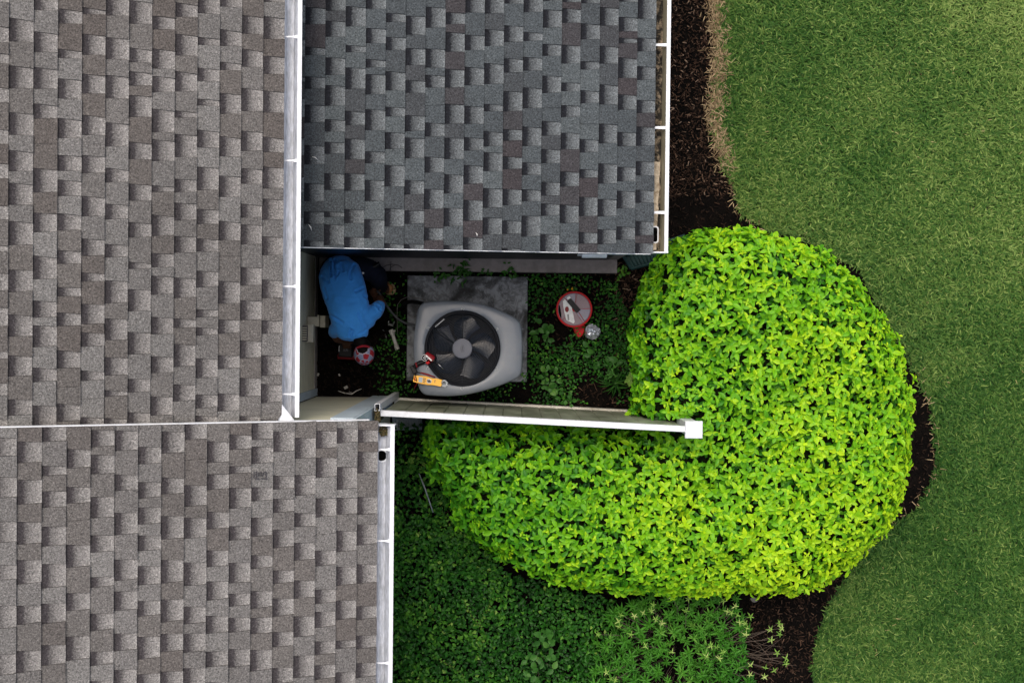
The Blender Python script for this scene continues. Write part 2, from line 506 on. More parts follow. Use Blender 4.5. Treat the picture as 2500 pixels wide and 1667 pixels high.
tag(ngon('lawn', [(-150,-150),(150,-150),(150,150),(-150,150)], -0.012, M['lawn']), 'short green lawn curving round the planted bed')
tag(ngon('soil_bed', SOIL, 0.0, M['soil']), 'dark mulched soil bed round the house corner')

# ------------------------------------------------------------------ roofs
def roof_planes(xe, H, m):
    c = 1/math.sqrt(1+m*m)
    D = Vector((c, 0, -m*c)); N = Vector((m*c, 0, c)); E = Vector((xe, 0, H))
    return D, N, E

def build_roof(root, xe, H, m, e, n_courses, y0, y1, mat, vis, seed, skew):
    """shingles laid in courses up the slope; each tab an own piece with thickness and lap"""
    R = random.Random(seed)
    D, N, E = roof_planes(xe, H, m)
    def pt(s, y, h): return E - D*s + Vector((0, y, 0)) + N*h
    L = n_courses*e
    mb = MB()
    ring = lambda s: [pt(s, y0+.004, -.03), pt(s, y1-.004, -.03), pt(s, y1-.004, 0), pt(s, y0+.004, 0)]
    mb.loft([ring(.012), ring(L-.01)])
    deck = mb.build('roof', M['deck'], root)
    tabs = []
    for k in range(n_courses):
        y = y0 - R.uniform(0, .25); up = R.random() < .5; run = 0
        tone = R.choice([.0, .34, .67, .67, 1.0]); blen = 0; tone_r = tone
        skl = R.uniform(-.008, .008)
        while y < y1:
            w = R.uniform(.092, .165) if up else R.uniform(.085, .155)
            if R.random() < .10: w *= .45
            ya, yb = max(y, y0), min(y+w, y1)
            skr = R.uniform(.2, 1.0)*skew*(1 if up else -1)
            if yb - ya > .012:
                tabs.append((k, ya, yb, skl if y > y0 else 0, skr if y+w < y1 else 0, up, tone+R.uniform(-.13, .13)))
            y += w; skl = skr
            blen += 1
            if blen > R.randint(2, 6):
                tone = R.choice([.0, .2, .34, .5, .67, .67, .85, 1.0]); blen = 0
            if up and R.random() < .035: pass
            else: up = not up
    pieces = []
    for (k, ya, yb, sl, sr, up, tone) in tabs:
        lo, hi = (.0165, .0040) if up else (.0090, .0030)
        lo += R.uniform(-.001, .0015)
        s0 = k*e + (R.uniform(-.0015, .0015)); s1 = (k+1)*e
        g = .0013
        # lower edge = down the slope (s0); upper edge (s1)
        v = [pt(s0, ya+g+sl, -.001), pt(s0, yb-g+sr, -.001), pt(s1, yb-g, -.001), pt(s1, ya+g, -.001),
             pt(s0, ya+g+sl, lo), pt(s0, yb-g+sr, lo), pt(s1, yb-g, hi), pt(s1, ya+g, hi)]
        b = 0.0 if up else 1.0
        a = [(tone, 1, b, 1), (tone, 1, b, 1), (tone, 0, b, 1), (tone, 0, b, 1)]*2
        f = [(4,5,6,7),(0,1,5,4),(1,2,6,5),(3,0,4,7)]
        f = [q[::-1] for q in f] if False else f
        c = (v[4]+v[6])/2
        px = [PIX(q) for q in v[4:8]]
        xs = [min(max(p[0], 0), 2500) for p in px]; ys = [min(max(p[1], 0), 1667) for p in px]
        seen = max(0, max(xs)-min(xs))*max(0, max(ys)-min(ys))
        if not vis(c): seen = 0
        pieces.append((seen, v, f, a))
    pieces.sort(key=lambda q: -q[0])
    rest = MB(); n = 0
    for seen, v, f, a in pieces:
        if seen > 30 and n < 300:
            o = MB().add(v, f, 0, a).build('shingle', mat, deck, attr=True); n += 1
        else:
            rest.add(v, f, 0, a)
    if rest.v:
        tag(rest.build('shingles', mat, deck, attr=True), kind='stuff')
    return deck

def gutter(root, x, z, y0, y1, brackets, dirty=False, taper=True, caps=(), fl_=.052):
    """K-style gutter along y: x = roof edge, z = lip height"""
    w = .121
    prof_out = [(0, .0), (0, -.095), (.052, -.095), (.072, -.06), (.090, -.02), (.094, .0)]
    mb = MB()
    def strip(pts, mat, close=True):
        rings = [[(x+a, yy, z+b) for a, b in pts] for yy in (y0, y1)]
        n = len(pts); v = rings[0]+rings[1]
        f = [(i, (i+1) % n, n+(i+1) % n, n+i) for i in range(n)] + [tuple(range(n-1, -1, -1)), tuple(range(n, 2*n))]
        mb.add(v, f, mat)
    strip([(0, 0), (0, -.095), (fl_, -.095), (fl_, -.091), (.003, -.091), (.003, 0)][::-1], 1)                 # back and floor
    strip([(fl_, -.096), (.094, -.001), (.0915, .0), (fl_-.0025, -.0935)][::-1], 2)                              # sloping front, inside
    strip([(fl_+.0005, -.097), (fl_+.008, -.097), (.118, -.025), (w, -.004), (w, .0), (.0975, .003), (.0925, .001)][::-1], 0)   # ogee front and lip
    g = mb.build('gutter', [M['white'], M['trough_dirty'] if dirty else M['trough'], M['trough_olive'] if dirty else M['trough']], root)
    for yb in brackets:
        b = MB()
        a0, a1 = (.004, .009) if taper else (.008, .008)
        poly = [(x-.004, yb-a0), (x+.06, yb-a0*1.3), (x+.094, yb-a1*1.5), (x+.094, yb+a1*1.5), (x+.06, yb+a0*1.3), (x-.004, yb+a0)]
        b.prism(poly, z-.006, z-.002)
        b.box((x+.0, yb-.0012, z-.022), (x+.092, yb+.0012, z-.0055))
        b.build('bracket', M['white'], g)
    for yc in caps:
        c = MB()
        c.box((x-.003, yc-.0045, z-.099), (x+w+.001, yc+.0045, z+.006))
        c.build('end_cap', M['white'], g)
    return g

def siding(root, name, axis, plane, a0, a1, z0, z1, mat, face=1, lap=.105):
    """lapped boards; axis 'x': wall normal along x at x=plane, running y a0..a1"""
    mb = MB(); z = z0
    while z < z1-.01:
        zt = min(z+lap, z1)
        if axis == 'x':
            v = [(plane, a0, z), (plane, a1, z), (plane+face*.013, a1, z), (plane+face*.013, a0, z), (plane, a0, zt), (plane, a1, zt), (plane+face*.003, a1, zt), (plane+face*.003, a0, zt)]
        else:
            v = [(a0, plane, z), (a1, plane, z), (a1, plane+face*.013, z), (a0, plane+face*.013, z), (a0, plane, zt), (a1, plane, zt), (a1, plane+face*.003, zt), (a0, plane+face*.003, zt)]
        mb.add(v, [(0,1,2,3),(4,7,6,5),(3,2,6,7),(0,3,7,4),(1,5,6,2),(0,4,5,1)])
        z = zt
    return mb.build(name, mat, root)

# --- left wing
LX = P(691, 560, 2.66).x; LH, LM, LE = 2.66, .38, .1430
WALLX = P(773, 900, 0).x
LWY = P(860, 967, 0).y                        # lower wing wall facing the nook
left = thing('house', 'house wing with grey shingles and long white gutter above the technician', 'house', (-3.0, 1.5, 0))
build_roof(left, LX, LH, LM, LE, 34, LWY-.05, 4.3, M['shingle_left'], lambda c: c.y > LWY-.02, 3, .012)
lg_y = [P(708, y, 2.64).y for y in (90, 392, 699, 962)]
gutter(left, LX-.006, LH-.02, LWY+.02, 4.3, lg_y + [lg_y[0]+.82, lg_y[0]+1.6])
siding(left, 'wall', 'x', WALLX-.013, LWY+.07, 4.2, .12, 2.48, M['siding'])
mb = MB(); mb.box((WALLX-.11, LWY+.0, 0), (WALLX-.014, 4.2, 2.6)); mb.box((WALLX-.02, LWY+.07, 0), (WALLX+.006, 4.2, .118)); mb.build('foundation', M['stucco'], left)
mb = MB(); mb.box((WALLX-.014, LWY+.004, 0), (WALLX+.010, LWY+.068, 2.50)); mb.build('corner_board', M['trim'], left)
mb = MB(); mb.box((WALLX-.02, LWY+.02, 2.50), (LX-.012, 4.2, 2.535)); mb.build('soffit', M['white'], left)
mb = MB(); mb.box((LX-.03, LWY+.02, 2.536), (LX-.009, 4.25, 2.645)); mb.build('fascia', M['white'], left)
# kick-out flashing at the foot of the left roof
f = Z(7.84, 680, 980)
k0, k1, k2, k3, k4 = f(64, 55, 2.70), f(60, 250, 2.685), f(0, 330, 2.72), f(0, 392, 2.72), f(305, 360, 2.66)
mb = MB()
mb.add([k0, k1, k4, k1, k2, k3, k4] + [p-Vector((0, 0, .006)) for p in (k0, k1, k4, k2, k3)],
       [(0,1,2),(3,4,5,6),(7,9,8),(8,10,11),(8,11,9),(0,7,8,1),(0,2,9,7),(1,8,10,4),(4,10,11,5)])
mb.build('kickout_flashing', M['white'], left)

# --- lower wing
BX = P(920, 1300, 2.52).x; BH, BM, BE = 2.52, .38, .1440
CORNX = P(956, 968, 0).x
low = thing('house', 'house wing with warm grey shingles, pale blue corner trim and end-capped gutter', 'house', (-2.5, -2.0, 0))
build_roof(low, BX, BH, BM, BE, 36, -4.2, LWY-.004, M['shingle_low'], lambda c: True, 11, .010)
by = [P(940, y, 2.50).y for y in (1097, 1320, 1618)]
gutter(low, BX-.006, BH-.02, -4.2, P(940, 1036, 2.50).y, by + [by[-1]-.8], caps=(P(940, 1038, 2.50).y,))
siding(low, 'wall', 'y', LWY-.016, WALLX+.012, CORNX-.172, .10, 2.50, M['siding'])
mb = MB(); mb.box((WALLX-.3, LWY-.15, 0), (CORNX-.01, LWY-.018, 2.5)); mb.box((CORNX-.15, -4.2, 0), (CORNX-.008, LWY-.15, 2.45)); mb.box((WALLX+.012, LWY-.02, 0), (CORNX-.172, LWY-.004, .098)); mb.build('foundation', M['stucco'], low)
siding(low, 'wall', 'x', CORNX-.016, -4.2, LWY-.12, .10, 2.44, M['siding'])
mb = MB(); mb.box((CORNX-.17, LWY-.018, 0), (CORNX-.012, LWY+.008, 2.50)); mb.build('corner_board', M['trim'], low)
mb = MB(); mb.box((CORNX-.011, LWY-.11, 0), (CORNX+.010, LWY+.006, 2.50)); mb.build('corner_board', M['trim'], low)
mb = MB(); mb.box((BX-.03, -4.2, 2.38), (BX-.009, LWY-.03, 2.502)); mb.build('fascia', M['white'], low)
mb = MB(); mb.box((CORNX+.011, -4.2, 2.36), (BX-.010, LWY-.03, 2.378)); mb.build('soffit', M['trim'], low)
D, N, E = roof_planes(BX, BH, BM)
def rake(root, D, N, E, y, s0, s1, t=.016, h=.11, mat=None, name='rake_board', sgn=1):
    mb = MB()
    q = lambda s, yy, hh: E - D*s + Vector((0, yy, 0)) + N*hh
    mb.loft([[q(s, y, -h), q(s, y+sgn*t, -h), q(s, y+sgn*t, .003), q(s, y, .003)] for s in (s0, s1)])
    return mb.build(name, mat or M['white'], root)
rake(low, D, N, E, LWY-.003, .06, 5.1, t=.007, h=.045)
# outlet of the lower gutter
oc = P(932, 1112, 2.41)
mb = MB(); mb.lathe((oc.x, oc.y, 2.413), [(.047, 0), (.047, .005), (.037, .006), (.035, .002)], 28); mb.build('outlet_ring', M['white'], low)
mb = MB(); mb.lathe((oc.x, oc.y, 2.4125), [(.036, 0), (.036, .003)], 28); mb.build('outlet', M['black'], low)  # black disc in place of the dark hole
gc = P(940, 1046, 2.42)
mb = MB()
for i in range(60):
    a = random.uniform(0, 6.28)
    p = Vector((gc.x+random.uniform(-.035, .035), gc.y+random.uniform(-.045, .010), 2.425+random.uniform(0, .02)))
    mb.box((-.012, -.004, -.003), (.012, .004, .003), 0, Matrix.Translation(p) @ Euler((random.uniform(-.5, .5), random.uniform(-.5, .5), a)).to_matrix().to_4x4())
mb.build('leaf_litter', M['debris'], low)

zst = 2.8
for k in range(6):
    zst = BH+BM*(BX-P(636, 1160, zst).x)+.024
mb = MB()
for k, (x0, y0, x1, y1) in enumerate(((620, 1149, 620, 1166), (626, 1150, 626, 1166), (632, 1152, 631, 1162), (637, 1150, 637, 1160), (640, 1162, 645, 1150), (649, 1150, 649, 1166), (622, 1168, 634, 1168), (636, 1167, 652, 1169))):
    mb.tube([P(x0, y0, zst+BM*(BX-P(x0, y0, zst).x-(BX-P(636, 1160, zst).x))), P(x1, y1, zst+BM*(BX-P(x1, y1, zst).x-(BX-P(636, 1160, zst).x)))], .0034, 4)
mb.build('stamp_mark', M['ink'], low)

# --- upper wing
UX = P(1598, 300, 1.87).x; UH, UMM, UE = 1.87, .15, .1425
UY = P(1200, 613, 2.03).y
UWY = P(1100, 631, 0).y
up = thing('house', 'low roofed house wing with dark blue-grey shingles behind the technician', 'house', (0, 2.5, 0))
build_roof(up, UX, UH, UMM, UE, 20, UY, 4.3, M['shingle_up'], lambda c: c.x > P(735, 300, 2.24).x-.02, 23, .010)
uy = [P(1620, y, 1.85).y for y in (110, 312, 519)]
gutter(up, UX-.006, UH-.02, P(1600, 617, 1.85).y, 4.3, uy + [uy[0]+.85], dirty=True, taper=False, fl_=.074, caps=(P(1600, 616, 1.85).y,))
D, N, E = roof_planes(UX, UH, UMM)
rake(up, D, N, E, UY+.002, .02, 2.62, t=.006, h=.04, sgn=-1)
mb = MB(); mb.box((WALLX+.02, UWY, .10), (P(1480, 660, 0).x, UWY+.1, 1.80)); mb.build('wall', M['navy_wall'], up)
mb = MB()
for k in range(15):
    mb.box((WALLX+.02, UWY-.006, .12+k*.112), (P(1480, 660, 0).x-.002, UWY-.001, .12+k*.112+.104))
mb.build('wall_cladding', M['navy_wall'], up)
mb = MB(); mb.box((P(1470, 620, 0).x, UWY-.0, 0.1), (P(1507, 620, 0).x, 4.2, 1.72)); mb.build('end_wall', M['stucco'], up)
# footing ledge
sx1 = P(1507, 640, .10).x; sy0 = P(1200, 664, .10).y
mb = MB(); mb.bbox((WALLX+.03, sy0, 0), (sx1, UWY+.02, .10), .006); mb.build('footing', M['stucco'], up)
# eave return mouldings
f = Z(6.918, 1380, 590)
mb = MB()
xa, xb = f(275, 280, 1.75).x, f(690, 280, 1.75).x
ya = f(480, 278, 1.75).y; yb = UY-.004
prof = [(yb, 1.86), (ya+.02, 1.845), (ya+.006, 1.82), (ya, 1.79), (ya, 1.765), (yb, 1.75)]
mb.loft([[(x, a, b) for a, b in prof] for x in (xa, xb)][::-1])
mb.build('eave_return', M['white'], up)
mb = MB(); xc, xd = f(720, 200, 1.75).x, f(1120, 200, 1.75).x
mb.loft([[(x, a, b) for a, b in [(yb, 1.862), (ya+.045, 1.85), (ya+.04, 1.83), (yb, 1.80)]] for x in (xb+.01, xd)][::-1])
mb.build('eave_return', M['trim'], up)
mb = MB(); mb.box((xa-.035, ya+.012, 1.77), (xa-.002, yb, 1.85)); mb.build('eave_return', M['grey_plastic'], up)
hp = P(1602, 573, 1.765)
def rrect(cx, cy, w, h, r, n=5):
    pts = []
    for sx, sy, a0 in ((1, 1, 0), (-1, 1, 90), (-1, -1, 180), (1, -1, 270)):
        for i in range(n):
            a = math.radians(a0+90*i/(n-1))
            pts.append((cx+sx*(w/2-r)+r*math.cos(a), cy+sy*(h/2-r)+r*math.sin(a)))
    return pts
M['silt'] = plain('beige_silt', (.42, .36, .27), .9, var=.25, scale=40, dirt=(.12, .075, .03), dscale=26, damt=.9)
mb = MB(); mb.prism([(UX+.004+.004*math.sin(k*1.7), y_) for k, y_ in enumerate(np.linspace(P(1600, 610, 1.77).y, P(1600, 395, 1.77).y, 12))]+[(UX+.060-.022*(k/11)+.004*math.sin(k*2.3), y_) for k, y_ in enumerate(np.linspace(P(1600, 395, 1.77).y, P(1600, 610, 1.77).y, 12))][::1], 1.7595, 1.7602); mb.build('silt', M['silt'], up)
hx = UX+.022
mb = MB(); mb.prism(rrect(hx, hp.y, .062, .128, .018), 1.7605, 1.7645); mb.build('outlet_ring', M['white'], up)
mb = MB(); mb.prism(rrect(hx, hp.y, .046, .108, .014), 1.763, 1.7665); mb.build('outlet', M['black'], up)  # black plate painted for the shade in the outlet opening
mb = MB(); mb.prism(rrect(hx, hp.y, .05, .10, .014), .35, 1.752); mb.build('downspout', M['white'], up)

# ------------------------------------------------------------------ fence
FT = 1.55
fl, fr = P(928, 1008.5, FT), P(1673.5, 1047.5, FT)
fdir = (fr-fl); flen = fdir.length; fdir.normalize()
FM = Matrix(((fdir.x, -fdir.y, 0, fl.x), (fdir.y, fdir.x, 0, fl.y), (0, 0, 1, 0), (0, 0, 0, 1)))
fence = thing('fence', 'white vinyl privacy fence panel with algae stained boards beside the grey air conditioner', 'fence', (fl.x, fl.y, 0))
mb = MB(); mb.bbox((.0, -.0225, FT-.07), (flen+.004, .0225, FT), .003, 0, FM); mb.build('top_rail', M['white'], fence)
mb = MB(); mb.bbox((-.03, -.02, .06), (flen-.01, .030, .15), .003, 0, FM); mb.build('bottom_rail', M['rail_dirty'], fence)
nb = 15; bw = (flen-.02)/nb
for i in range(nb):
    mb = MB()
    x0 = .01+i*bw
    mb.loft([[(x0+.002, -.011, z), (x0+bw-.002, -.011, z), (x0+bw-.001, .006, z), (x0+bw-.008, .0125, z), (x0+.008, .0125, z), (x0+.001, .006, z)] for z in (.151, FT-.071)], 0, FM)
    mb.build('plank', M['algae'], fence)
pc = P(1694.5, 1049, FT+.03)
mb = MB(); mb.box((pc.x-.05, pc.y-.05, 0), (pc.x+.05, pc.y+.05, FT-.012)); mb.build('post', M['white'], fence)
mb = MB(); cw = .0665
mb.loft([[(pc.x+a*s, pc.y+b*s, z) for a, b in ((-1, -1), (1, -1), (1, 1), (-1, 1))] for s, z in ((cw, FT-.011), (cw, FT+.026), (cw-.004, FT+.03))]); mb.build('post_cap', M['white'], fence)
# hollow end channel at the house corner
ec = P(921, 994, 1.60); ex, ey = .021, .027
mb = MB()
for lo, hi in (((-ex, -ey), (-ex+.004, ey)), ((ex-.004, -ey), (ex, ey)), ((-ex+.004, ey-.004), (ex-.004, ey)), ((-ex+.004, -ey), (ex-.004, -ey+.004))):
    mb.box((ec.x+lo[0], ec.y+lo[1], .05), (ec.x+hi[0], ec.y+hi[1], 1.60))
mb.build('hollow_end_post', M['white'], fence)
mb = MB(); mb.box((ec.x-ex+.005, ec.y-ey+.005, .06), (ec.x+ex-.005, ec.y+ey-.005, 1.2)); mb.build('post_hollow_shade', M['black'], fence)  # black fill standing for the shade inside the hollow post
mb = MB()
mp0, mp1 = P(920, 1001, 1.6), P(921, 1030, 1.6)
for i in range(70):
    t = random.random(); p = mp0.lerp(mp1, t) + Vector((random.uniform(-.016, .016), 0, random.uniform(-.05, -.0)))
    s = random.uniform(.006, .014)
    mb.box((-s, -s*.6, -s*.5), (s, s*.6, s*.5), 0, Matrix.Translation(p) @ Euler((random.uniform(-1, 1), random.uniform(-1, 1), random.uniform(0, 6))).to_matrix().to_4x4())
a, b = P(917, 1001, 1.55), P(925, 1030, 1.55)
mb.box((min(a.x, b.x), min(a.y, b.y), 1.2), (max(a.x, b.x), max(a.y, b.y), 1.555))
mb.build('mossy_block', M['debris'], fence)

# ------------------------------------------------------------------ concrete pad and air conditioner
q = Z(3.267, 680, 580)
pa, pb = q(1028, 302, .08), q(1980, 1150, .08)
pad = MB(); pad.bbox((pa.x, pb.y, 0), (pb.x, pa.y, .08), .006)
tag(pad.build('concrete_pad', M['pad']), 'square stained concrete pad under the grey air conditioner', 'concrete pad')

fz = Z(6.031, 1000, 720)
out_px = [(165,140),(210,112),(300,97),(450,86),(600,84),(750,90),(900,105),(1050,133),(1200,175),(1350,235),(1480,295),(1560,340),(1610,385),(1640,440),(1655,540),(1665,680),(1667,800),(1662,950),(1655,1080),(1642,1150),(1620,1195),(1560,1240),(1400,1310),(1200,1380),(1000,1435),(800,1475),(600,1492),(450,1492),(300,1483),(230,1472),(180,1440),(140,1380),(115,1290),(95,1180),(75,1080),(60,980),(50,800),(55,650),(75,480),(100,320),(122,210)]
ZC = .80
outl = [Vector(fz(x, y, ZC)[:2]) for x, y in out_px]
fc3 = fz(778, 788, ZC); FC = Vector(fc3[:2])
SC = (CAM_H-ZC)/FPX/6.031
ac = thing('air_conditioner', 'grey outdoor air conditioner unit with round fan guard standing on concrete', 'air conditioner', (FC.x, FC.y, .08))
# dense outline
dense = []
for i in range(len(outl)):
    a, b = outl[i], outl[(i+1) % len(outl)]
    p0, p3 = outl[i-1], outl[(i+2) % len(outl)]
    for k in range(3):
        t = k/3.0
        dense.append(.5*((2*a)+(b-p0)*t+(2*p0-5*a+4*b-p3)*t*t+(3*a-p0-3*b+p3)*t**3))
dense = dense[::-1]
nd = len(dense); RIN = 555*SC
circ = []
for p in dense:
    d = (p-FC).normalized(); circ.append(d*RIN)
rings = []
for t, z in ((.03, .66), (0, .665), (0, .765), (.006, .778), (.03, .788), (.10, .796), (.35, .803), (.7, .806), (.93, .803), (.985, .797), (1.0, .785), (1.0, .70)):
    rings.append([(*(p*(1-t)+(FC+c)*t), z) for p, c in zip(dense, circ)])
mb = MB(); mb.loft(rings, 0, None, False)
mb.build('top_cover', M['ac_grey'], ac, smooth='auto')
# body under the cover with louvred sides
cen = sum(dense, Vector((0, 0)))/nd
mb = MB()
body = [cen+(p-cen)*.93 for p in dense]
mb.loft([[(*p, .10) for p in body], [(*p, .14) for p in body]], 0)
mb.loft([[(*(cen+(p-cen)*.905), .141) for p in dense], [(*(cen+(p-cen)*.905), .655) for p in dense]], 0)
mb.build('cabinet', M['ac_grey'], ac, smooth='auto')
mb = MB()
for k in range(17):
    z = .155+k*.029
    mb.loft([[(*(cen+(p-cen)*s), z+dz) for p in dense] for s, dz in ((.907, .018), (.935, .004), (.935, 0), (.907, .0))], 0, None, False)
mb.build('louvers', M['ac_grey'], ac)
# fan shroud ring
mb = MB()
mb.lathe((FC.x, FC.y, 0), [(RIN-.001, .700), (RIN-.001, .806), (RIN-.006, .812), (RIN-.018, .812), (RIN-.024, .800), (RIN-.026, .62), (.03, .60), (.03, .595), (RIN-.02, .59)], 96)
mb.build('fan_shroud', M['ac_inside'], ac, smooth='auto')
# guard rings and spokes
mb = MB()
r0, r1 = 150*SC, 520*SC
nr = 17
for i in range(nr):
    r = r0+(r1-r0)*(i+.5)/nr
    mb.torus((FC.x, FC.y, .800-.012*(r/r1)**2), r, .0021, 72, 5)
g = mb.build('fan_guard', M['ac_wire'], ac, smooth=True)
for i in range(6):
    a = math.radians(90+60*i) ; d = Vector((math.cos(a), math.sin(a), 0))
    mb = MB(); c = Vector((FC.x, FC.y, 0))
    mb.tube([c+d*r0*.9+Vector((0, 0, .803)), c+d*r1+Vector((0, 0, .793)), c+d*(RIN+.006)+Vector((0, 0, .812)), c+d*(RIN+.016)+Vector((0, 0, .810))], .0024, 6)
    mb.build('guard_spoke', M['ac_wire'], ac, smooth=True)
    mb = MB(); e = c+d*(RIN+.017)
    mb.torus((e.x, e.y, .808), .0105, .0028, 20, 6)
    mb.lathe((e.x, e.y, .806), [(.009, 0), (.009, .002), (.007, .003)], 16, 1)
    mb.lathe((e.x, e.y, .809), [(.005, 0), (.005, .005), (.0035, .006)], 6)
    mb.build('guard_clip', [M['jaw'], M['ac_wire']], ac, smooth='auto')
# motor hub
mb = MB(); rh = 148*SC
mb.lathe((FC.x, FC.y, 0), [(rh*.9, .66), (rh*.96, .80), (rh, .806), (rh, .822), (rh*.97, .827), (rh*.90, .8275), (rh*.88, .826), (.002, .8262)], 56)
hub = mb.build('hub_cap', M['hub'], ac, smooth='auto')
mb = MB()
el = [(FC.x+.0145*math.cos(t), FC.y+.031*math.sin(t)) for t in np.linspace(0, 2*math.pi, 25)[:-1]]
mb.tube([(*p, .8262) for p in el+el[:2]], .0011, 5)
for (x0, y0, x1, y1) in ((-.007, .014, .007, .018), (.007, .018, -.007, .004), (-.007, .004, .007, .008), (-.008, -.002, .008, -.012), (-.008, -.012, .008, -.002), (-.007, -.018, .007, -.015)):
    mb.tube([(FC.x+x0, FC.y+y0, .8262), (FC.x+x1, FC.y+y1, .8262)], .0013, 5)
mb.build('emblem', M['hub_mark'], hub)
# blades
for i in range(5):
    a0 = math.radians(28+72*i)
    nu, nv = 9, 12; V = []
    for iu in range(nu):
        u = iu/(nu-1); r = rh*.85+(496*SC-rh*.85)*u
        span = math.radians(75+6*math.sin(u*3.1))*(1-.25*max(0, u-.75)/.25)
        sweep = math.radians(-20*u*u)
        for iv in range(nv):
            v = iv/(nv-1)-.5
            round_ = 1-.35*max(0, u-.8)/.2*abs(v)*2
            a = a0+sweep+v*span
            z = .722-.085*v*(.55+.45*u)*math.cos(v*1.2)-.02*(v*2)**2
            V.append((FC.x+r*round_**.5*math.cos(a), FC.y+r*round_**.5*math.sin(a), z))
    F = [tuple(x) for x in grid_faces(nu, nv)]
    mb = MB(); mb.add(V+[(x, y, z-.003) for x, y, z in V], F+[tuple(j+nu*nv for j in f[::-1]) for f in F])
    mb.build('fan_blade', M['ac_black'], ac, smooth=True)
# motor lead cover
mb = MB(); A, B_ = fz(345, 500, .812), fz(640, 690, .818)
mb.tube([A, A.lerp(B_, .5)+Vector((0, 0, .002)), B_], .0062, 8); mb.tube([A+Vector((.012, -.010, -.004)), B_+Vector((.006, -.010, -.004))], .0045, 8)
mb.build('motor_lead', M['ac_wire'], ac, smooth=True)
mb = MB(); A, B_ = fz(375, 470, .808), fz(510, 355, .808)
dd = (B_-A).normalized(); nn = Vector((-dd.y, dd.x, 0))
mb.add([A-nn*.004, B_-nn*.004, B_+nn*.004, A+nn*.004, A-nn*.004-Vector((0, 0, .003)), B_-nn*.004-Vector((0, 0, .003)), B_+nn*.004-Vector((0, 0, .003)), A+nn*.004-Vector((0, 0, .003))], [(0,1,2,3),(0,4,5,1),(1,5,6,2),(2,6,7,3),(3,7,4,0)])
mb.build('pale_strip', M['ac_edge'], ac)  # narrow pale grey strip at the guard edge

# ------------------------------------------------------------------ tools on the air conditioner
tz = Z(11.2, 980, 830)
mz = .808
meter = thing('clamp_meter', 'yellow clamp meter with grey display lying on the air conditioner cover', 'clamp meter', tz(720, 1110, mz))
poly = [tz(x, y, mz+.02)[:2] for x, y in ((345,968),(400,965),(560,975),(720,1000),(860,1045),(900,1062),(905,1048),(960,1045),(1120,1092),(1092,1150),(1112,1222),(1080,1272),(880,1235),(720,1227),(560,1200),(440,1172),(315,1132),(330,1050))]
mb = MB(); mb.prism(poly, mz-.004, mz+.03, 0, .004); mb.build('body', M['yellow'], meter)
def slabp(pts, z0, z1, name, mat, parent, rd=tz):
    mb = MB(); mb.prism([rd(x, y, z1)[:2] for x, y in pts], z0, z1); return mb.build(name, mat, parent)
slabp([(480,1008),(585,1020),(570,1165),(462,1148)], mz+.029, mz+.0325, 'display', M['lcd'], meter)
for (x, y) in ((612,1050),(650,1056),(607,1100),(645,1108),(600,1150),(638,1158)):
    slabp([(x-14,y-16),(x+14,y-13),(x+12,y+16),(x-16,y+13)], mz+.029, mz+.033, 'button', M['ink'], meter)
c = tz(757, 1122, mz+.03)
mb = MB(); mb.lathe((c.x, c.y, mz+.029), [(.0215, 0), (.0215, .003), (.020, .004)], 28); mb.build('dial_plate', M['bone'], meter)
mb = MB(); mb.lathe((c.x, c.y, mz+.032), [(.0125, 0), (.012, .005), (.010, .006)], 20)
d = (tz(815, 1150, mz)-tz(700, 1095, mz)).normalized(); n_ = Vector((-d.y, d.x, 0)); cc = Vector((c.x, c.y, 0))
mb.loft([[cc+d*s+n_*.0035+Vector((0,0,mz+.036)), cc+d*s-n_*.0035+Vector((0,0,mz+.036)), cc+d*s-n_*.0025+Vector((0,0,mz+.041)), cc+d*s+n_*.0025+Vector((0,0,mz+.041))] for s in (-.018, .018)])
mb.build('dial', M['ink'], meter)
slabp([(912,1085),(930,1078),(918,1165),(902,1170)], mz+.029, mz+.0325, 'trigger', M['ink'], meter)
mb = MB(); jc = tz(1160, 1185, mz+.012)
mb.torus((jc.x, jc.y, mz+.012), .0225, .0085, 26, 8, 0, 1.0)
for a in (-70, -30, 10):
    t = math.radians(a); e = Vector((jc.x+.031*math.cos(t), jc.y+.031*math.sin(t), mz+.012))
    mb.box((-.006, -.005, -.007), (.004, .005, .007), 0, Matrix.Translation(e) @ Matrix.Rotation(t, 4, 'Z'))
mb.build('jaw', M['jaw'], meter, smooth='auto')
mb = MB(); mb.tube([tz(370, 1010, mz+.034), tz(350, 1060, mz+.037), tz(395, 1105, mz+.035), tz(350, 1100, mz+.034)], .004, 8); mb.build('lead_plug', M['red_plastic'], meter, smooth=True)
lead = thing('test_lead', 'dark red test lead trailing beside the yellow meter', 'test lead', tz(500, 900, mz))
mb = MB(); mb.tube([tz(430, 1180, mz+.012), tz(420, 1110, mz+.036), tz(385, 980, mz+.036), tz(375, 905, mz+.01), tz(430, 875, mz+.006), tz(560, 905, mz+.006), tz(760, 960, mz+.007), tz(925, 1005, mz+.006)], .0035, 8); mb.build('cable', M['black_plastic'], lead, smooth=True)
mb = MB(); mb.tube([tz(520, 890, mz+.008), tz(740, 950, mz+.009), tz(930, 1022, mz+.009)], [.005, .008, .0035], 8); mb.build('probe', M['dark_red'], lead, smooth=True)
mb = MB(); mb.tube([tz(430, 1180, mz+.006), tz(360, 1300, mz-.06), tz(330, 1420, mz-.3)], .003, 6); mb.build('cable_tail', M['dark_red'], lead, smooth=True)

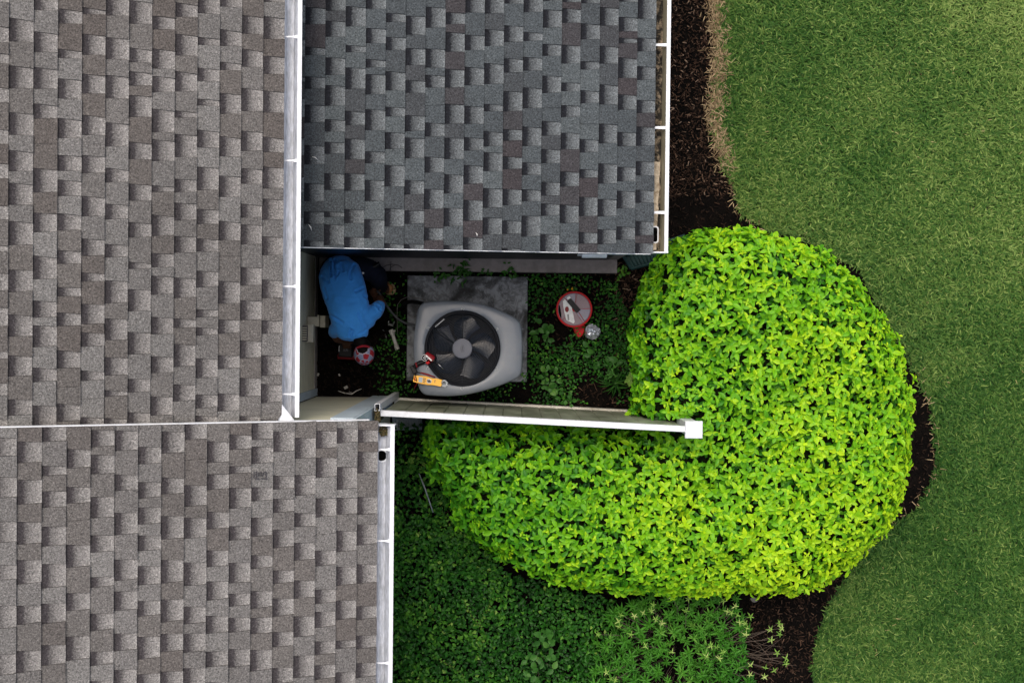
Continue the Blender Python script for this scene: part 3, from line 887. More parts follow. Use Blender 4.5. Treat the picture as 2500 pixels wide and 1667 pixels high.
drill = thing('cordless_drill', 'red and black cordless drill lying on the fan guard edge', 'cordless drill', tz(720, 500, mz))
hz = mz+.03
A, B_ = tz(655, 385, hz), tz(880, 540, hz)
mb = MB(); mb.tube([A, A.lerp(B_, .15), A.lerp(B_, .85), B_], [.024, .030, .030, .025], 14); mb.build('motor_housing', M['dark_red'], drill, smooth='auto')
mb = MB(); s_, e_ = tz(690, 405, hz), tz(850, 545, hz); d = (e_-s_).normalized(); n_ = Vector((-d.y, d.x, 0)); o_ = Vector((0, 0, .0305))-n_*.006
mb.add([s_+o_-n_*.006, e_+o_-n_*.006, e_+o_+n_*.006, s_+o_+n_*.006, s_+o_-n_*.006-Vector((0,0,.004)), e_+o_-n_*.006-Vector((0,0,.004)), e_+o_+n_*.006-Vector((0,0,.004)), s_+o_+n_*.006-Vector((0,0,.004))], [(0,1,2,3),(0,4,5,1),(1,5,6,2),(2,6,7,3),(3,7,4,0)])
mb.build('side_label', M['label_white'], drill)
mb = MB(); c = tz(640, 490, hz+.03)
mb.lathe((c.x, c.y, mz), [(.027, 0), (.027, .055), (.024, .06), (.022, .060)], 28, 0); chk = mb.build('chuck', M['black_plastic'], drill, smooth='auto')
mb = MB(); mb.torus((c.x, c.y, mz+.06), .0255, .0018, 28, 6); mb.torus((c.x, c.y, mz+.061), .0095, .0026, 20, 6); mb.build('chuck_ring', M['steel'], chk, smooth=True)
mb = MB(); mb.tube([tz(620, 600, hz-.005), tz(500, 630, hz-.01), tz(400, 690, hz-.012), tz(350, 760, hz-.015)], [.018, .022, .020, .017], 10); hd = mb.build('handle', M['black_plastic'], drill, smooth='auto')
mb = MB(); mb.tube([tz(395, 620, hz+.010), tz(408, 680, hz+.012), tz(430, 750, hz+.010)], .0065, 8); mb.build('grip_stripe', M['dark_red'], hd, smooth=True)
st = [tz(720+ (75 if k % 2 == 0 else 38)*math.cos(k*math.pi/5+.3), 620+(60 if k % 2 == 0 else 32)*math.sin(k*math.pi/5+.3), hz)[:2] for k in range(10)]
mb = MB(); mb.prism(st, mz, hz+.012, 0, .002); mb.build('trigger_guard', M['red_plastic'], drill)
mb = MB(); mb.bbox((-.02, -.035, 0), (.02, .035, .05), .005, 0, Matrix.Translation(tz(345, 800, mz-.03)) @ Matrix.Rotation(.5, 4, 'Z')); mb.build('battery', M['black_plastic'], drill)
mb = MB(); mb.tube([tz(870, 540, hz), tz(890, 570, hz-.004)], [.012, .007], 10); mb.build('nose', M['steel'], drill, smooth='auto')
bit = MB(); bit.tube([tz(960, 625, mz+.008), tz(1060, 705, mz+.006), tz(1150, 795, mz+.006)], [.0028, .0028, .004], 8)
tag(bit.build('driver_bit', M['steel'], smooth=True), 'slim steel driver bit lying across the black fan guard', 'driver bit')

# ------------------------------------------------------------------ wall boxes, conduit, lines
w = Z(3.27, 640, 560)
vent = thing('wall_vent', 'beige louvred vent hood on the siding beside the technician', 'wall vent', (WALLX, P(757, 814, .7).y, .55))
vy0, vy1 = P(757, 835, .65).y, P(757, 793, .65).y
mb = MB(); mb.loft([[(x, y, z) for x, z in ((WALLX-.004, .56), (WALLX+.075, .56), (WALLX+.075, .64), (WALLX+.055, .655), (WALLX-.004, .655))] for y in (vy0, vy1)][::-1]); mb.build('hood', M['box_beige'], vent)
mb = MB(); mb.box((WALLX-.004, vy0+.006, .656), (WALLX+.032, vy1-.006, .73)); gr = mb.build('grille', M['ink'], vent)  # backing coloured dark to paint the shade between louvers
for k in range(6):
    y = vy0+.014+(vy1-vy0-.028)*(k+.5)/6
    mb = MB(); mb.box((WALLX+.0, y-.0065, .7305), (WALLX+.036, y+.0035, .742)); mb.build('louver', M['box_beige'], gr)
disc = thing('disconnect_box', 'beige electrical disconnect box sticking out of the siding above the vent hood', 'electrical box', (WALLX, P(780, 785, .5).y, .3))
dy0, dy1 = P(780, 797, .5).y, P(780, 773, .5).y
mb = MB(); mb.bbox((WALLX-.004, dy0, .30), (WALLX+.10, dy1, .50), .006); mb.build('box', M['box_beige'], disc)
mb = MB(); mb.bbox((WALLX+.102, dy0-.008, .28), (WALLX+.15, dy1+.010, .47), .006); mb.build('cover', M['box_beige'], disc)
mb = MB(); mb.box((WALLX+.088, dy1-.002, .49), (WALLX+.10, dy1+.014, .515)); mb.build('latch', M['box_beige'], disc)

cz = Z(9.8, 900, 640)
mb = MB(); mb.tube([cz(180, 730, .30), cz(210, 690, .37), cz(250, 740, .38), cz(330, 850, .38), cz(430, 1030, .36), cz(560, 1210, .34), cz(700, 1360, .33), cz(880, 1460, .34), cz(1090, 1490, .36), cz(1180, 1480, .36)], .0095, 10)
cond = mb.build('flexible_conduit', M['rubber'], smooth=True)
tag(cond, 'thick grey flexible conduit curving from the technician to the air conditioner', 'conduit')
mb = MB(); mb.tube([cz(695, 1720, .06), cz(685, 1560, .06), cz(680, 1200, .08), cz(690, 1020, .09), cz(780, 900, .10), cz(920, 835, .10), cz(1150, 850, .09), cz(1372, 905, .09)], .0028, 6)
tag(mb.build('thin_wire', M['wire_grey'], smooth=True), 'thin grey wire looping from the soil on to the concrete pad', 'wire')
mb = MB(); mb.tube([cz(1330, 1010, .22), cz(1200, 965, .16), cz(1050, 945, .12), cz(930, 960, .10), cz(850, 1010, .05), cz(780, 1100, .02)], .017, 10)
tag(mb.build('refrigerant_line', M['black_plastic'], smooth=True), 'black insulated pipe coming out of the air conditioner over the pad edge', 'pipe')
mb = MB(); mb.tube([cz(300, 240, .11), cz(310, 150, .12), cz(420, 80, .115), cz(560, 52, .108), cz(700, 70, .106), cz(790, 130, .106), cz(825, 235, .06)], .0026, 6)
mb.tube([cz(485, 230, .09), cz(530, 120, .108), cz(620, 76, .11)], .0022, 6); mb.tube([cz(535, -20, .106), cz(525, 120, .107), cz(520, 215, .106)], .0022, 6)
tag(mb.build('cable_loop', M['black_plastic'], smooth=True), 'thin black cable looped over the beige footing', 'cable')
pv = thing('drain_pipe', 'short greyish white drain pipe standing in dark leaves beside the cap', 'pipe', q(920, 800, 0))
mb = MB(); mb.tube([q(905, 755, .10), q(945, 880, .08)], .0165, 12); mb.build('pipe', M['pvc'], pv, smooth='auto')
mb = MB(); mb.tube([q(895, 735, .10), q(912, 775, .10)], .021, 12); mb.tube([q(918, 742, .09), q(930, 750, .09)], .012, 10); mb.build('elbow', M['pvc'], pv, smooth='auto')
mb = MB(); mb.tube([q(938, 858, .085), q(948, 890, .08)], .0205, 12); mb.build('coupling', M['pvc'], pv, smooth='auto')
vl = thing('service_valve', 'small shiny metal valve lying in the leaves above the drain pipe', 'valve', q(890, 700, .05))
mb = MB(); mb.tube([q(875, 690, .1), q(915, 700, .1)], .011, 8); mb.tube([q(915, 690, .1), q(925, 670, .12)], .006, 8); mb.build('body', M['steel'], vl, smooth='auto')
for (a, b, c, d) in ((872, 690, 880, 665), (850, 770, 862, 800), (842, 745, 832, 735)):
    mb = MB(); mb.tube([q(a, b, .11), q(c, d, .12)], .004, 6); mb.build('stem', M['steel'], vl, smooth=True)

# ------------------------------------------------------------------ splash blocks
def splash(name, label, quad, mat, z0, z1, ribs):
    """trough block: sloping ribbed bed with raised sides; quad = 4 ground points (inner end a,b ; outer end c,d)"""
    a, b, c, d = [Vector(p) for p in quad]
    t = thing(name, label, 'splash block', (a+c)/2*1.0)
    t_ = MB()
    up_ = Vector((0, 0, 1))
    t_.loft([[a, b, c, d], [a+up_*z0, b+up_*z0, c+up_*z1, d+up_*z1]][::1])
    t_.build('bed', mat, t)
    mb = MB()
    for k in range(ribs):
        u = (k+.5)/ribs
        p, r = a.lerp(d, u), b.lerp(c, u); zz = z0+(z1-z0)*u
        mb.tube([p+up_*(zz+.001), r+up_*(zz+.001)], .005, 6)
    mb.build('ribs', mat, t, smooth=True)
    for e0, e1 in ((a, d), (b, c)):
        mb = MB(); mb.tube([e0+up_*(z0+.03), e1+up_*(z1+.03)], .016, 8)
        mb.build('side_wall', mat, t, smooth='auto')
    mb = MB(); mb.tube([a+up_*(z0+.03), b+up_*(z0+.03)], .014, 8); mb.build('end_wall', mat, t, smooth='auto')
    return t
g_ = Z(6.918, 1380, 590)
splash('splash_block', 'dark green ribbed splash block below the downspout at the hedge', [g_(945, 240, 0), g_(1085, 470, 0), g_(1990, 235, 0), g_(2000, -90, 0)], M['green_plastic'], .10, .04, 16)
g2 = Z(13.07, 900, 960)
splash('splash_block', 'grey blue splash block half hidden under the fence end', [g2(830, 700, 0), g2(880, 1080, 0), g2(1720, 1085, 0), g2(1700, 640, 0)], M['grey_plastic'], .10, .05, 11)

# ------------------------------------------------------------------ round red case and small things
r7 = Z(7.8375, 1340, 650)
RZ = .20
RC = r7(485, 825, RZ); RS = (CAM_H-RZ)/FPX/7.8375
case = thing('parts_case', 'round red parts case with clear pinkish lid and black handle', 'parts case', (RC.x, RC.y, 0))
rr = 347*RS
mb = MB(); mb.lathe((RC.x, RC.y, 0), [(rr*.93, .0), (rr*.95, .02), (rr, RZ-.03), (rr, RZ-.004), (rr*.985, RZ), (rr*.90, RZ), (rr*.885, RZ-.006), (rr*.885, RZ-.012), (rr*.3, RZ-.0125)], 64); mb.build('bowl', M['red_plastic'], case, smooth='auto')
M['lid'] = plain('pinkish_clear_lid', (.125, .062, .085), .35, var=.12, scale=18)
M['lid2'] = plain('clear_lid_grey', (.15, .135, .19), .35, var=.2, scale=22)
def sector(a0, a1, r0, r1, n=12):
    A = [math.radians(a0+(a1-a0)*i/n) for i in range(n+1)]
    return [(RC.x+r1*math.cos(a), RC.y+r1*math.sin(a)) for a in A] + [(RC.x+r0*math.cos(a), RC.y+r0*math.sin(a)) for a in A[::-1]]
for a0, a1, mt in ((-55, 2, 'lid2'), (4, 84, 'lid'), (86, 138, 'lid2'), (140, 222, 'lid'), (224, 303, 'lid')):
    mb = MB(); mb.prism(sector(a0, a1, rr*.12, rr*.865), RZ-.012, RZ-.003); mb.build('lid_window', M[mt], case)
mb = MB(); mb.torus((RC.x, RC.y, RZ-.001), rr*.885, .0035, 64, 6); mb.build('lid_rim', M['lid'], case, smooth=True)
A, B_ = r7(390, 655, RZ), r7(558, 852, RZ); d = (B_-A).normalized(); n_ = Vector((-d.y, d.x, 0)); hw = 50*RS
pl = [A+n_*hw-d*.0, A+n_*hw*.8-d*.008, A-n_*hw*.8-d*.008, A-n_*hw, B_-n_*hw, B_-n_*hw*.8+d*.008, B_+n_*hw*.8+d*.008, B_+n_*hw]
mb = MB(); mb.prism([p[:2] for p in pl], RZ-.004, RZ+.016, 0, .005); mb.build('handle', M['black_plastic'], case)
lp = [(270,665),(308,632),(432,765),(495,1065),(470,1095),(335,1030),(300,900),(275,760)]
mb = MB(); mb.prism([r7(x, y, RZ)[:2] for x, y in lp], RZ-.002, RZ+.002); mb.build('sticker', M['label_white'], case)
mb = MB(); mb.prism([r7(345+38*math.cos(t), 825+55*math.sin(t), RZ)[:2] for t in np.linspace(0, 2*math.pi, 17)[:-1]], RZ+.0015, RZ+.0035)
mb.build('sticker_badge', M['dark_red'], case)
mb = MB()
for k in range(6):
    y = 925+k*19
    mb.prism([r7(x, yy, RZ)[:2] for x, yy in ((350+k*2, y), (382+k*2, y-4), (384+k*2, y+9), (352+k*2, y+12))], RZ+.0015, RZ+.003)
mb.build('sticker_print', M['ink'], case)
slabp([(345,600),(400,570),(418,610),(362,640)], RZ-.003, RZ+.0015, 'sticker', M['label_white'], case, r7)
slabp([(178,752),(205,742),(222,800),(240,930),(240,985),(218,990),(190,930),(172,840)], RZ-.02, RZ+.0015, 'grip_slot', M['black'], case, r7)  # black slab in place of the shaded slot hole
for pts in (((265,575),(275,570),(440,750),(430,758)), ((562,880),(575,872),(690,1055),(678,1062)), ((505,700),(515,702),(545,540),(535,538))):
    slabp(pts, RZ-.004, RZ-.0015, 'divider', M['dark_red'], case, r7)
wp = [r7(x, y, .06)[:2] for x, y in ((455,1140),(690,1120),(675,1260),(640,1320),(570,1385),(530,1340),(480,1230))]
mb = MB(); mb.prism(wp, 0.02, .08, 0, .006); mb.build('scoop', M['red_plastic'], case)
# foil bag
fcn = r7(830, 1255, .08)
mb = MB(); nu, nv = 10, 16; V = []
R9 = random.Random(4)
for i in range(nu):
    th = math.pi*i/(nu-1)
    for j in range(nv):
        ph = 2*math.pi*j/nv
        k = .064*(1+R9.uniform(-.2, .2))
        V.append((fcn.x+k*math.sin(th)*math.cos(ph), fcn.y+k*.98*math.sin(th)*math.sin(ph), .10+.06*math.cos(th)+R9.uniform(-.012, .012)))
mb.add(V, [(i*nv+j, i*nv+(j+1) % nv, (i+1)*nv+(j+1) % nv, (i+1)*nv+j) for i in range(nu-1) for j in range(nv)])
tag(mb.build('foil_bag', M['foil']), 'crumpled silver foil bag beside the red case', 'foil bag')
for (x, y, lb) in ((362, 435, 'yellow wire connector above the red case, duller of the pair'), (448, 422, 'yellow wire connector above the red case, nearer the hedge')):
    p = r7(x, y, .03); mb = MB()
    mb.tube([p+Vector((-.002, -.010, 0)), p+Vector((0, .0, .004)), p+Vector((.004, .012, .0))], [.0085, .0075, .004], 8)
    tag(mb.build('wire_connector', M['yellow'], smooth='auto'), lb, 'wire connector', 'yellow wire connectors on the soil')

scraps = [(q, 485, 1095, .010, 'small white paper scrap on soil near the wall corner trim', 'scrap'), (q, 537, 1195, .016, 'larger white paper scrap on soil above the pale twig', 'scrap'), (q, 315, 1092, .012, 'thin pale scrap on the soil at the foot of the beige wall', 'scrap')]
for rd, x, y, s, lb, ct in scraps:
    p = rd(x, y, .02); mb = MB()
    mb.bbox((-s, -s*.7, -.012), (s, s*.7, .008), .003, 0, Matrix.Translation(p) @ Euler((.2, -.15, random.uniform(.3, 2))).to_matrix().to_4x4())
    tag(mb.build('paper_scrap', M['bone']), lb, ct, 'pale scraps on the soil')
mb = MB(); mb.tube([q(475, 1222, .015), q(520, 1238, .02), q(585, 1247, .02), q(620, 1222, .025), q(662, 1205, .03)], [.003, .0045, .005, .004, .002], 6); mb.tube([q(595, 1243, .02), q(560, 1225, .03)], [.003, .001], 6)
tag(mb.build('twig', M['bone'], smooth=True), 'pale forked twig on the soil near the house corner', 'twig')
s2 = Z(3.564, 640, 900)
mb = MB(); mb.tube([s2(1365, 910, .30), s2(1420, 1050, .29), s2(1488, 1250, .28)], [.004, .007, .0045], 8)
tag(mb.build('rod', M['grey_plastic'], smooth=True), 'slim pale rod lying on the dark leaves between gutter and hedge', 'rod')
u5 = Z(3.647, 680, 0)
for px, py, ang, Ls, lb in ((769, 387, -.5, .045, 'pale curved sliver on the dark roof nearest the long gutter'), (757, 556, -1.1, .05, 'pale sliver near the lower left corner of the dark roof'), (1163, 573, -1.3, .03, 'short pale sliver on the dark roof edge above the fan')):
    z0 = UH+UMM*(UX-P(px, py, 2.1).x)+.018
    p = P(px, py, z0); d = Vector((math.cos(ang), math.sin(ang), 0)); n_ = Vector((-d.y, d.x, 0))
    mb = MB(); mb.tube([p-d*Ls/2, p+n_*.006+Vector((0, 0, .004)), p+d*Ls/2], [.0012, .0034, .001], 6)
    tag(mb.build('sliver', M['label_white'], smooth=True), lb, 'sliver', 'pale slivers on the dark roof')

# ------------------------------------------------------------------ person
z3 = Z(5.058, 740, 610)
PS = 10.0/FPX/5.058                              # metres per crop pixel at the person's height
def S(x, y, z, rw, rt=None):
    """station: crop position, height, half width and half thickness (m)"""
    return (*z3(x, y, z), rw, rt if rt is not None else rw)

_sph = []
for i in range(9):
    th = math.pi*i/8
    for j in range(14):
        _sph.append((math.sin(th)*math.cos(2*math.pi*j/14), math.sin(th)*math.sin(2*math.pi*j/14), math.cos(th)))
_sph = np.array(_sph)
_sf = [(i*14+j, (i+1)*14+j, (i+1)*14+(j+1) % 14, i*14+(j+1) % 14) for i in range(8) for j in range(14)]

def blobs(name, chains, voxel, smooth, mat, parent, post=None):
    V, F = [], []; o = 0
    for ch in chains:
        ch = [np.array(c, float) for c in ch]
        pts = []
        for a, b in zip(ch[:-1], ch[1:]):
            n = max(2, int(np.linalg.norm(a[:3]-b[:3])/(.35*min(a[3], a[4], b[3], b[4])))+1)
            for k in range(n):
                pts.append((a+(b-a)*k/n, b[:3]-a[:3]))
        pts.append((ch[-1], (ch[-1]-ch[-2])[:3] if len(ch) > 1 else np.array([0, 1, 0.])))
        for s, d in pts:
            d = d/max(np.linalg.norm(d), 1e-6)
            y = np.cross([0, 0, 1], d)
            if np.linalg.norm(y) < .15: y = np.array([1., 0, 0])
            y /= np.linalg.norm(y); zt = np.cross(d, y)
            rm = min(s[3], s[4])
            V.append(s[:3] + _sph[:, 0:1]*d*rm + _sph[:, 1:2]*y*s[3] + _sph[:, 2:3]*zt*s[4])
            F += [tuple(i+o for i in f) for f in _sf]; o += len(_sph)
    me = bpy.data.meshes.new('t'); me.from_pydata([tuple(v) for v in np.concatenate(V)], [], F)
    ob = bpy.data.objects.new('t', me); COL.objects.link(ob)
    r = ob.modifiers.new('r', 'REMESH'); r.mode = 'VOXEL'; r.voxel_size = voxel
    s = ob.modifiers.new('s', 'SMOOTH'); s.iterations = smooth; s.factor = .6
    dg = bpy.context.evaluated_depsgraph_get(); dg.update()
    out = bpy.data.meshes.new_from_object(ob.evaluated_get(dg))
    bpy.data.objects.remove(ob)
    if post: post(out)
    out.name = name; out.materials.clear(); out.materials.append(mat)
    out.polygons.foreach_set('use_smooth', [True]*len(out.polygons))
    return link(name, out, parent)

person = thing('person', 'person crouching in a blue T-shirt, navy trousers and a red plaid cap worn backwards', 'person', z3(450, 300, 0))

def folds(lines):
    def post(me):
        n = len(me.vertices); co = np.empty(n*3, np.float32); me.vertices.foreach_get('co', co); co = co.reshape(-1, 3).astype(float)
        no = np.empty(n*3, np.float32); me.vertices.foreach_get('normal', no); no = no.reshape(-1, 3).astype(float)
        disp = np.zeros(n)
        for pts, depth, wd in lines:
            poly = np.array([z3(x, y, .66)[:2] for x, y in pts])
            d = edge_dist(poly, co[:, 0], co[:, 1], closed=False)
            depth *= 1.7; disp += -depth*np.exp(-(d/wd)**2) + .55*depth*np.exp(-((d-1.9*wd)/wd)**2)
        disp += .004*(noise2(co[:, 0]+co[:, 2], co[:, 1], 14, 3)-.5) + .003*(noise2(co[:, 0], co[:, 1]+co[:, 2], 34, 5)-.5)
        up = np.clip(no[:, 2]*1.5, .25, 1)
        co += no*(disp*up)[:, None]
        me.vertices.foreach_set('co', co.astype(np.float32).ravel()); me.update()
    return post

# one continuous body (mostly clothed): trunk, neck, head, arms, hands, legs
def hand(wrist, direction, side, curl=.5):
    """palm, four fingers of different length and a thumb leaving the side of the palm"""
    w_ = np.array(wrist, float); d = np.array(direction, float); d /= np.linalg.norm(d)
    s = np.cross(d, [0, 0, 1.]); s = s/np.linalg.norm(s)*side; u = np.cross(s, d)*side
    if u[2] > 0: u = -u
    ch = [[(*w_, .026, .020), (*(w_+d*.045), .036, .016), (*(w_+d*.08), .037, .014)]]
    for off, ln in ((-.029, .062), (-.010, .075), (.010, .080), (.029, .070)):
        b0 = w_+d*.082+s*off; c = curl
        b1 = b0+(d*math.cos(c*.6)+u*math.sin(c*.6))*ln*.45
        b2 = b1+(d*math.cos(c*1.5)+u*math.sin(c*1.5))*ln*.32
        b3 = b2+(d*math.cos(c*2.4)+u*math.sin(c*2.4))*ln*.25
        ch.append([(*b0, .0092), (*b1, .0088), (*b2, .0082), (*b3, .0072)])
    t0 = w_+d*.025+s*.028; t1 = t0+(d*.55+s*.7+u*.3)*.038; t2 = t1+(d*.85+s*.2+u*.5)*.032
    ch.append([(*t0, .0125), (*t1, .0105), (*t2, .0085)])
    return [[(c[0], c[1], c[2], c[3], c[4] if len(c) > 4 else c[3]) for c in cc] for cc in ch]

lw = np.array(z3(890, 575, .36)); rw_ = np.array(z3(520, 1130, .36))
HC = np.array(z3(752, 1268, .60))                        # head centre
crown = np.array((.10, -.72, .50)); crown /= np.linalg.norm(crown)
back = np.array((.0, .25, .95)); back -= crown*back.dot(crown); back /= np.linalg.norm(back)
face = -back; ear = np.cross(crown, face)
def hp_(c, f, e=0.0): return HC+crown*c+face*f+ear*e
chains = [
    [S(450, 260, .50, .13, .11), S(520, 520, .57, .13, .10), S(580, 850, .60, .15, .09), S(640, 960, .60, .10, .07)],
    [S(655, 1010, .60, .055), S(690, 1090, .605, .054), (*hp_(-.06, .0), .058, .056)],
    [(*hp_(-.05, .02), .060, .070), (*hp_(-.01, .0), .070, .080), (*hp_(.022, -.004), .064, .072)],
    [(*hp_(-.075, .055), .040, .03), (*hp_(-.09, .085), .028, .02)],                                   # jaw, chin
    [(*hp_(-.01, .088), .010, .010), (*hp_(-.045, .108), .014, .012), (*hp_(-.05, .095), .016, .008)],   # nose
    [(*hp_(-.066, .094), .022, .006), (*hp_(-.069, .095), .020, .006)],                              # mouth
    [(*hp_(.0, .083, -.032), .016, .008), (*hp_(.0, .083, .032), .016, .008)],                         # brow
    [(*hp_(-.02, -.005, .074), .010, .020), (*hp_(-.045, .005, .072), .009, .016)],
    [(*hp_(-.02, -.005, -.074), .010, .020), (*hp_(-.045, .005, -.072), .009, .016)],
    [S(740, 880, .58, .055), S(900, 760, .54, .050), S(955, 660, .50, .046), S(945, 612, .44, .041), (*(lw+np.array((.02, -.03, .03))), .032, .030), (*lw, .026, .022)],
    [S(420, 960, .56, .055), S(385, 1020, .47, .045), S(420, 1090, .42, .040), (*rw_, .026, .022)],
    [S(560, 240, .48, .09), S(800, 250, .44, .08), S(930, 320, .41, .065), S(945, 400, .25, .055), S(975, 450, .12, .045), S(1050, 500, .05, .035, .03)],
    [S(360, 280, .48, .09), S(380, 520, .30, .075), S(400, 640, .14, .06), S(350, 420, .10, .05), S(300, 240, .07, .042), S(300, 180, .05, .035)],
]
chains += hand(lw, z3(850, 480, .30)-Vector(lw), 1, .9) + hand(rw_, z3(560, 1260, .24)-Vector(rw_), -1, .6)
body = blobs('body', chains, .0065, 3, M['skin'], person)

shirt = blobs('shirt', [
    [S(440, 205, .52, 0.138, .10), S(450, 300, .55, 0.189, .13), S(475, 400, .585, 0.196, .13), S(505, 500, .61, 0.196, .12), S(535, 600, .625, 0.189, .115), S(560, 700, .63, 0.182, .11), S(575, 800, .63, 0.176, .105), S(585, 900, .62, 0.167, .10), S(590, 985, .61, 0.132, .09), S(610, 1030, .60, 0.083, .07)],
    [S(690, 840, .61, .085), S(800, 800, .585, .080), S(885, 765, .56, .070), S(930, 715, .53, .058), S(945, 683, .515, .050)],
    [S(660, 900, .61, .085), S(740, 900, .60, .075), S(810, 880, .58, .06)],
    [S(480, 940, .60, .085), S(410, 980, .56, .066), S(385, 1010, .50, .055), S(390, 1020, .46, .052)],
    [S(600, 1000, .61, .08), S(680, 1010, .61, .075), S(735, 1020, .605, .052), S(690, 1050, .605, .045)],
    ], .010, 5, M['shirt'], person,
    folds([([(335, 130), (345, 230), (365, 330)], .019, .0075), ([(388, 130), (390, 250), (405, 345)], .018, .0065), ([(410, 370), (450, 265)], .006, .007),
           ([(600, 975), (575, 1060)], .014, .006), ([(625, 990), (600, 1075)], .012, .006), ([(560, 1050), (520, 1075)], .005, .005),
           ([(870, 670), (925, 700), (935, 745)], .015, .007), ([(840, 640), (760, 570)], .006, .009), ([(330, 800), (420, 850), (500, 900)], .008, .010), ([(700, 790), (720, 870), (760, 950)], .008, .009), ([(470, 170), (500, 260)], .007, .009), ([(230, 330), (320, 400)], .007, .010), ([(620, 180), (590, 280), (600, 360)], .006, .010), ([(740, 470), (660, 520)], .007, .010), ([(440, 620), (560, 660), (660, 640)], .004, .016),
           ([(690, 1040), (760, 1000), (800, 950)], .006, .008), ([(260, 470), (300, 600)], .004, .01)]))
trs = blobs('trousers', [
    [S(430, 190, .44, .135, .11), S(460, 290, .46, .15, .11), S(480, 380, .46, .14, .10)],
    [S(540, 230, .46, .11), S(700, 225, .45, .105), S(820, 250, .44, .095), S(915, 310, .42, .085), S(935, 370, .33, .080), S(940, 430, .20, .075), S(955, 450, .13, .068)],
    [S(360, 260, .46, .11), S(380, 500, .30, .09), S(400, 650, .14, .075), S(350, 430, .11, .065), S(300, 250, .09, .055)],
    ], .012, 4, M['navy'], person)
def boot(name, heel, toe):
    h_, t_ = Vector(heel), Vector(toe)
    b = blobs(name, [[(*h_, .040, .045), (*h_.lerp(t_, .5), .043, .042), (*h_.lerp(t_, .8), .048, .036), (*t_, .042, .030)]], .007, 3, M['boot'], person)
    d = (t_-h_); L = d.length; d.normalize(); n_ = Vector((-d.y, d.x, 0)).normalized()
    prof = [(-.05, .0), (-.04, .034), (.05, .042), (L*.7, .054), (L+.01, .052), (L+.045, .025), (L+.052, 0)]
    poly = [h_+d*a+n_*w for a, w in prof]+[h_+d*a-n_*w for a, w in prof[::-1][1:-1]]
    mb = MB(); mb.prism([p[:2] for p in poly], .004, .026, 0, .004); mb.build('sole', M['sole'], b)
    return b
boot('boot', z3(930, 400, .062), z3(1072, 488, .055))
boot('boot', z3(300, 210, .062), z3(355, 345, .055))
mb = MB(); p = z3(742, 280, .53)
mb.add([p+Vector(v) for v in ((-.010, .006, .012), (.012, .010, .006), (.006, -.012, .008), (-.004, -.014, .012), (-.010, .006, .009), (.012, .010, .003), (.006, -.012, .005), (-.004, -.014, .009))], [(3,2,1,0),(4,5,6,7),(0,1,5,4),(1,2,6,5),(2,3,7,6),(3,0,4,7)])
mb.build('pocket_tag', M['label_white'], person)
mb = MB(); mb.tube([z3(820, 235, .50), z3(900, 195, .50), z3(945, 165, .50)], [.020, .020, .018], 10); mb.bbox((-.02, -.03, -.08), (.02, .03, .0), .004, 0, Matrix.Translation(z3(835, 230, .49)))
mb.build('belt_holster', M['black_plastic'], person, smooth='auto')
# hair and cap
hair = blobs('hair', [[(*hp_(-.055, -.015), .066, .070), (*hp_(-.01, -.010), .077, .079), (*hp_(.018, -.006), .070, .073)], [(*(np.array(S(700, 1105, .618, 1)[:3])), .058, .048), (*(np.array(S(715, 1150, .622, 1)[:3])), .066, .052), (*hp_(-.06, -.02), .066, .060)]], .007, 3, M['hair'], person)
for s in (-1, 1):
    e_ = hp_(-.012, .080, s*.030); mb = MB()
    mb.lathe((e_[0], e_[1], e_[2]), [(.002, -.010), (.008, -.006), (.010, 0), (.008, .006), (.002, .010)], 12); mb.build('eye', M['eye'], person, smooth=True)
NT, NP = 30, 72; CR = .097
V, F, MI = [], [], []
for i in range(NT+1):
    th = math.radians(104*i/NT)
    for j in range(NP):
        ph = 2*math.pi*j/NP
        sq = 1.0+.06*math.sin(th)*abs(math.cos(ph))
        p = HC+crown*.012 + CR*(crown*math.cos(th)*1.0+(back*math.cos(ph)*sq+ear*math.sin(ph)*.90)*math.sin(th))
        V.append(tuple(p))
bands = [0, 26, 58, 90, 104]
for i in range(NT):
    th = 104*(i+.5)/NT
    for j in range(NP):
        ph = 360*(j+.5)/NP; pang = (ph+180) % 360-180
        if ((th-88)/31)**2+(pang/33)**2 < 1 and th < 90: continue
        bi = max(k for k in range(4) if th >= bands[k])
        si = int((ph+45)//45) % 8
        line = min(abs(th-b) for b in bands[1:-1]) < 1.8 or (((ph+2.3) % 45) < 4.6 and th > 26 and th < 90) or (((th-88)/35)**2+(pang/37.5)**2 < 1 and th < 90)
        MI.append(2 if line else (0 if (bi+si) % 2 == 0 or (th > 90 and abs(pang) < 40) else 1))
        F.append((i*NP+j, (i+1)*NP+j, (i+1)*NP+(j+1) % NP, i*NP+(j+1) % NP))
mb = MB(); mb.v = V; mb.f = F; mb.m = MI; mb.a = [(0, 0, 0, 1)]*len(V)
capo = mb.build('cap', [M['cap_red'], M['cap_white'], M['cap_line']], person, smooth=True)
br = []
for k in range(13):
    a = math.radians(-58+116*k/12); c0 = HC-crown*.012
    inn = c0+CR*.93*(face*math.cos(a)+ear*math.sin(a)*.95); outp = inn+(face*math.cos(a)*.075-crown*.012)*max(.15, math.cos(a*1.3))
    br.append((inn, outp))
mb = MB(); n_ = len(br); up3 = crown*.003
vs = [tuple(a) for a, b in br]+[tuple(b) for a, b in br]+[tuple(a+up3) for a, b in br]+[tuple(b+up3) for a, b in br]
mb.add(vs, [f for k in range(n_-1) for f in ((k, k+1, n_+k+1, n_+k), (2*n_+k, 3*n_+k, 3*n_+k+1, 2*n_+k+1), (n_+k, n_+k+1, 3*n_+k+1, 3*n_+k))])
mb.build('brim', M['cap_red'], capo)
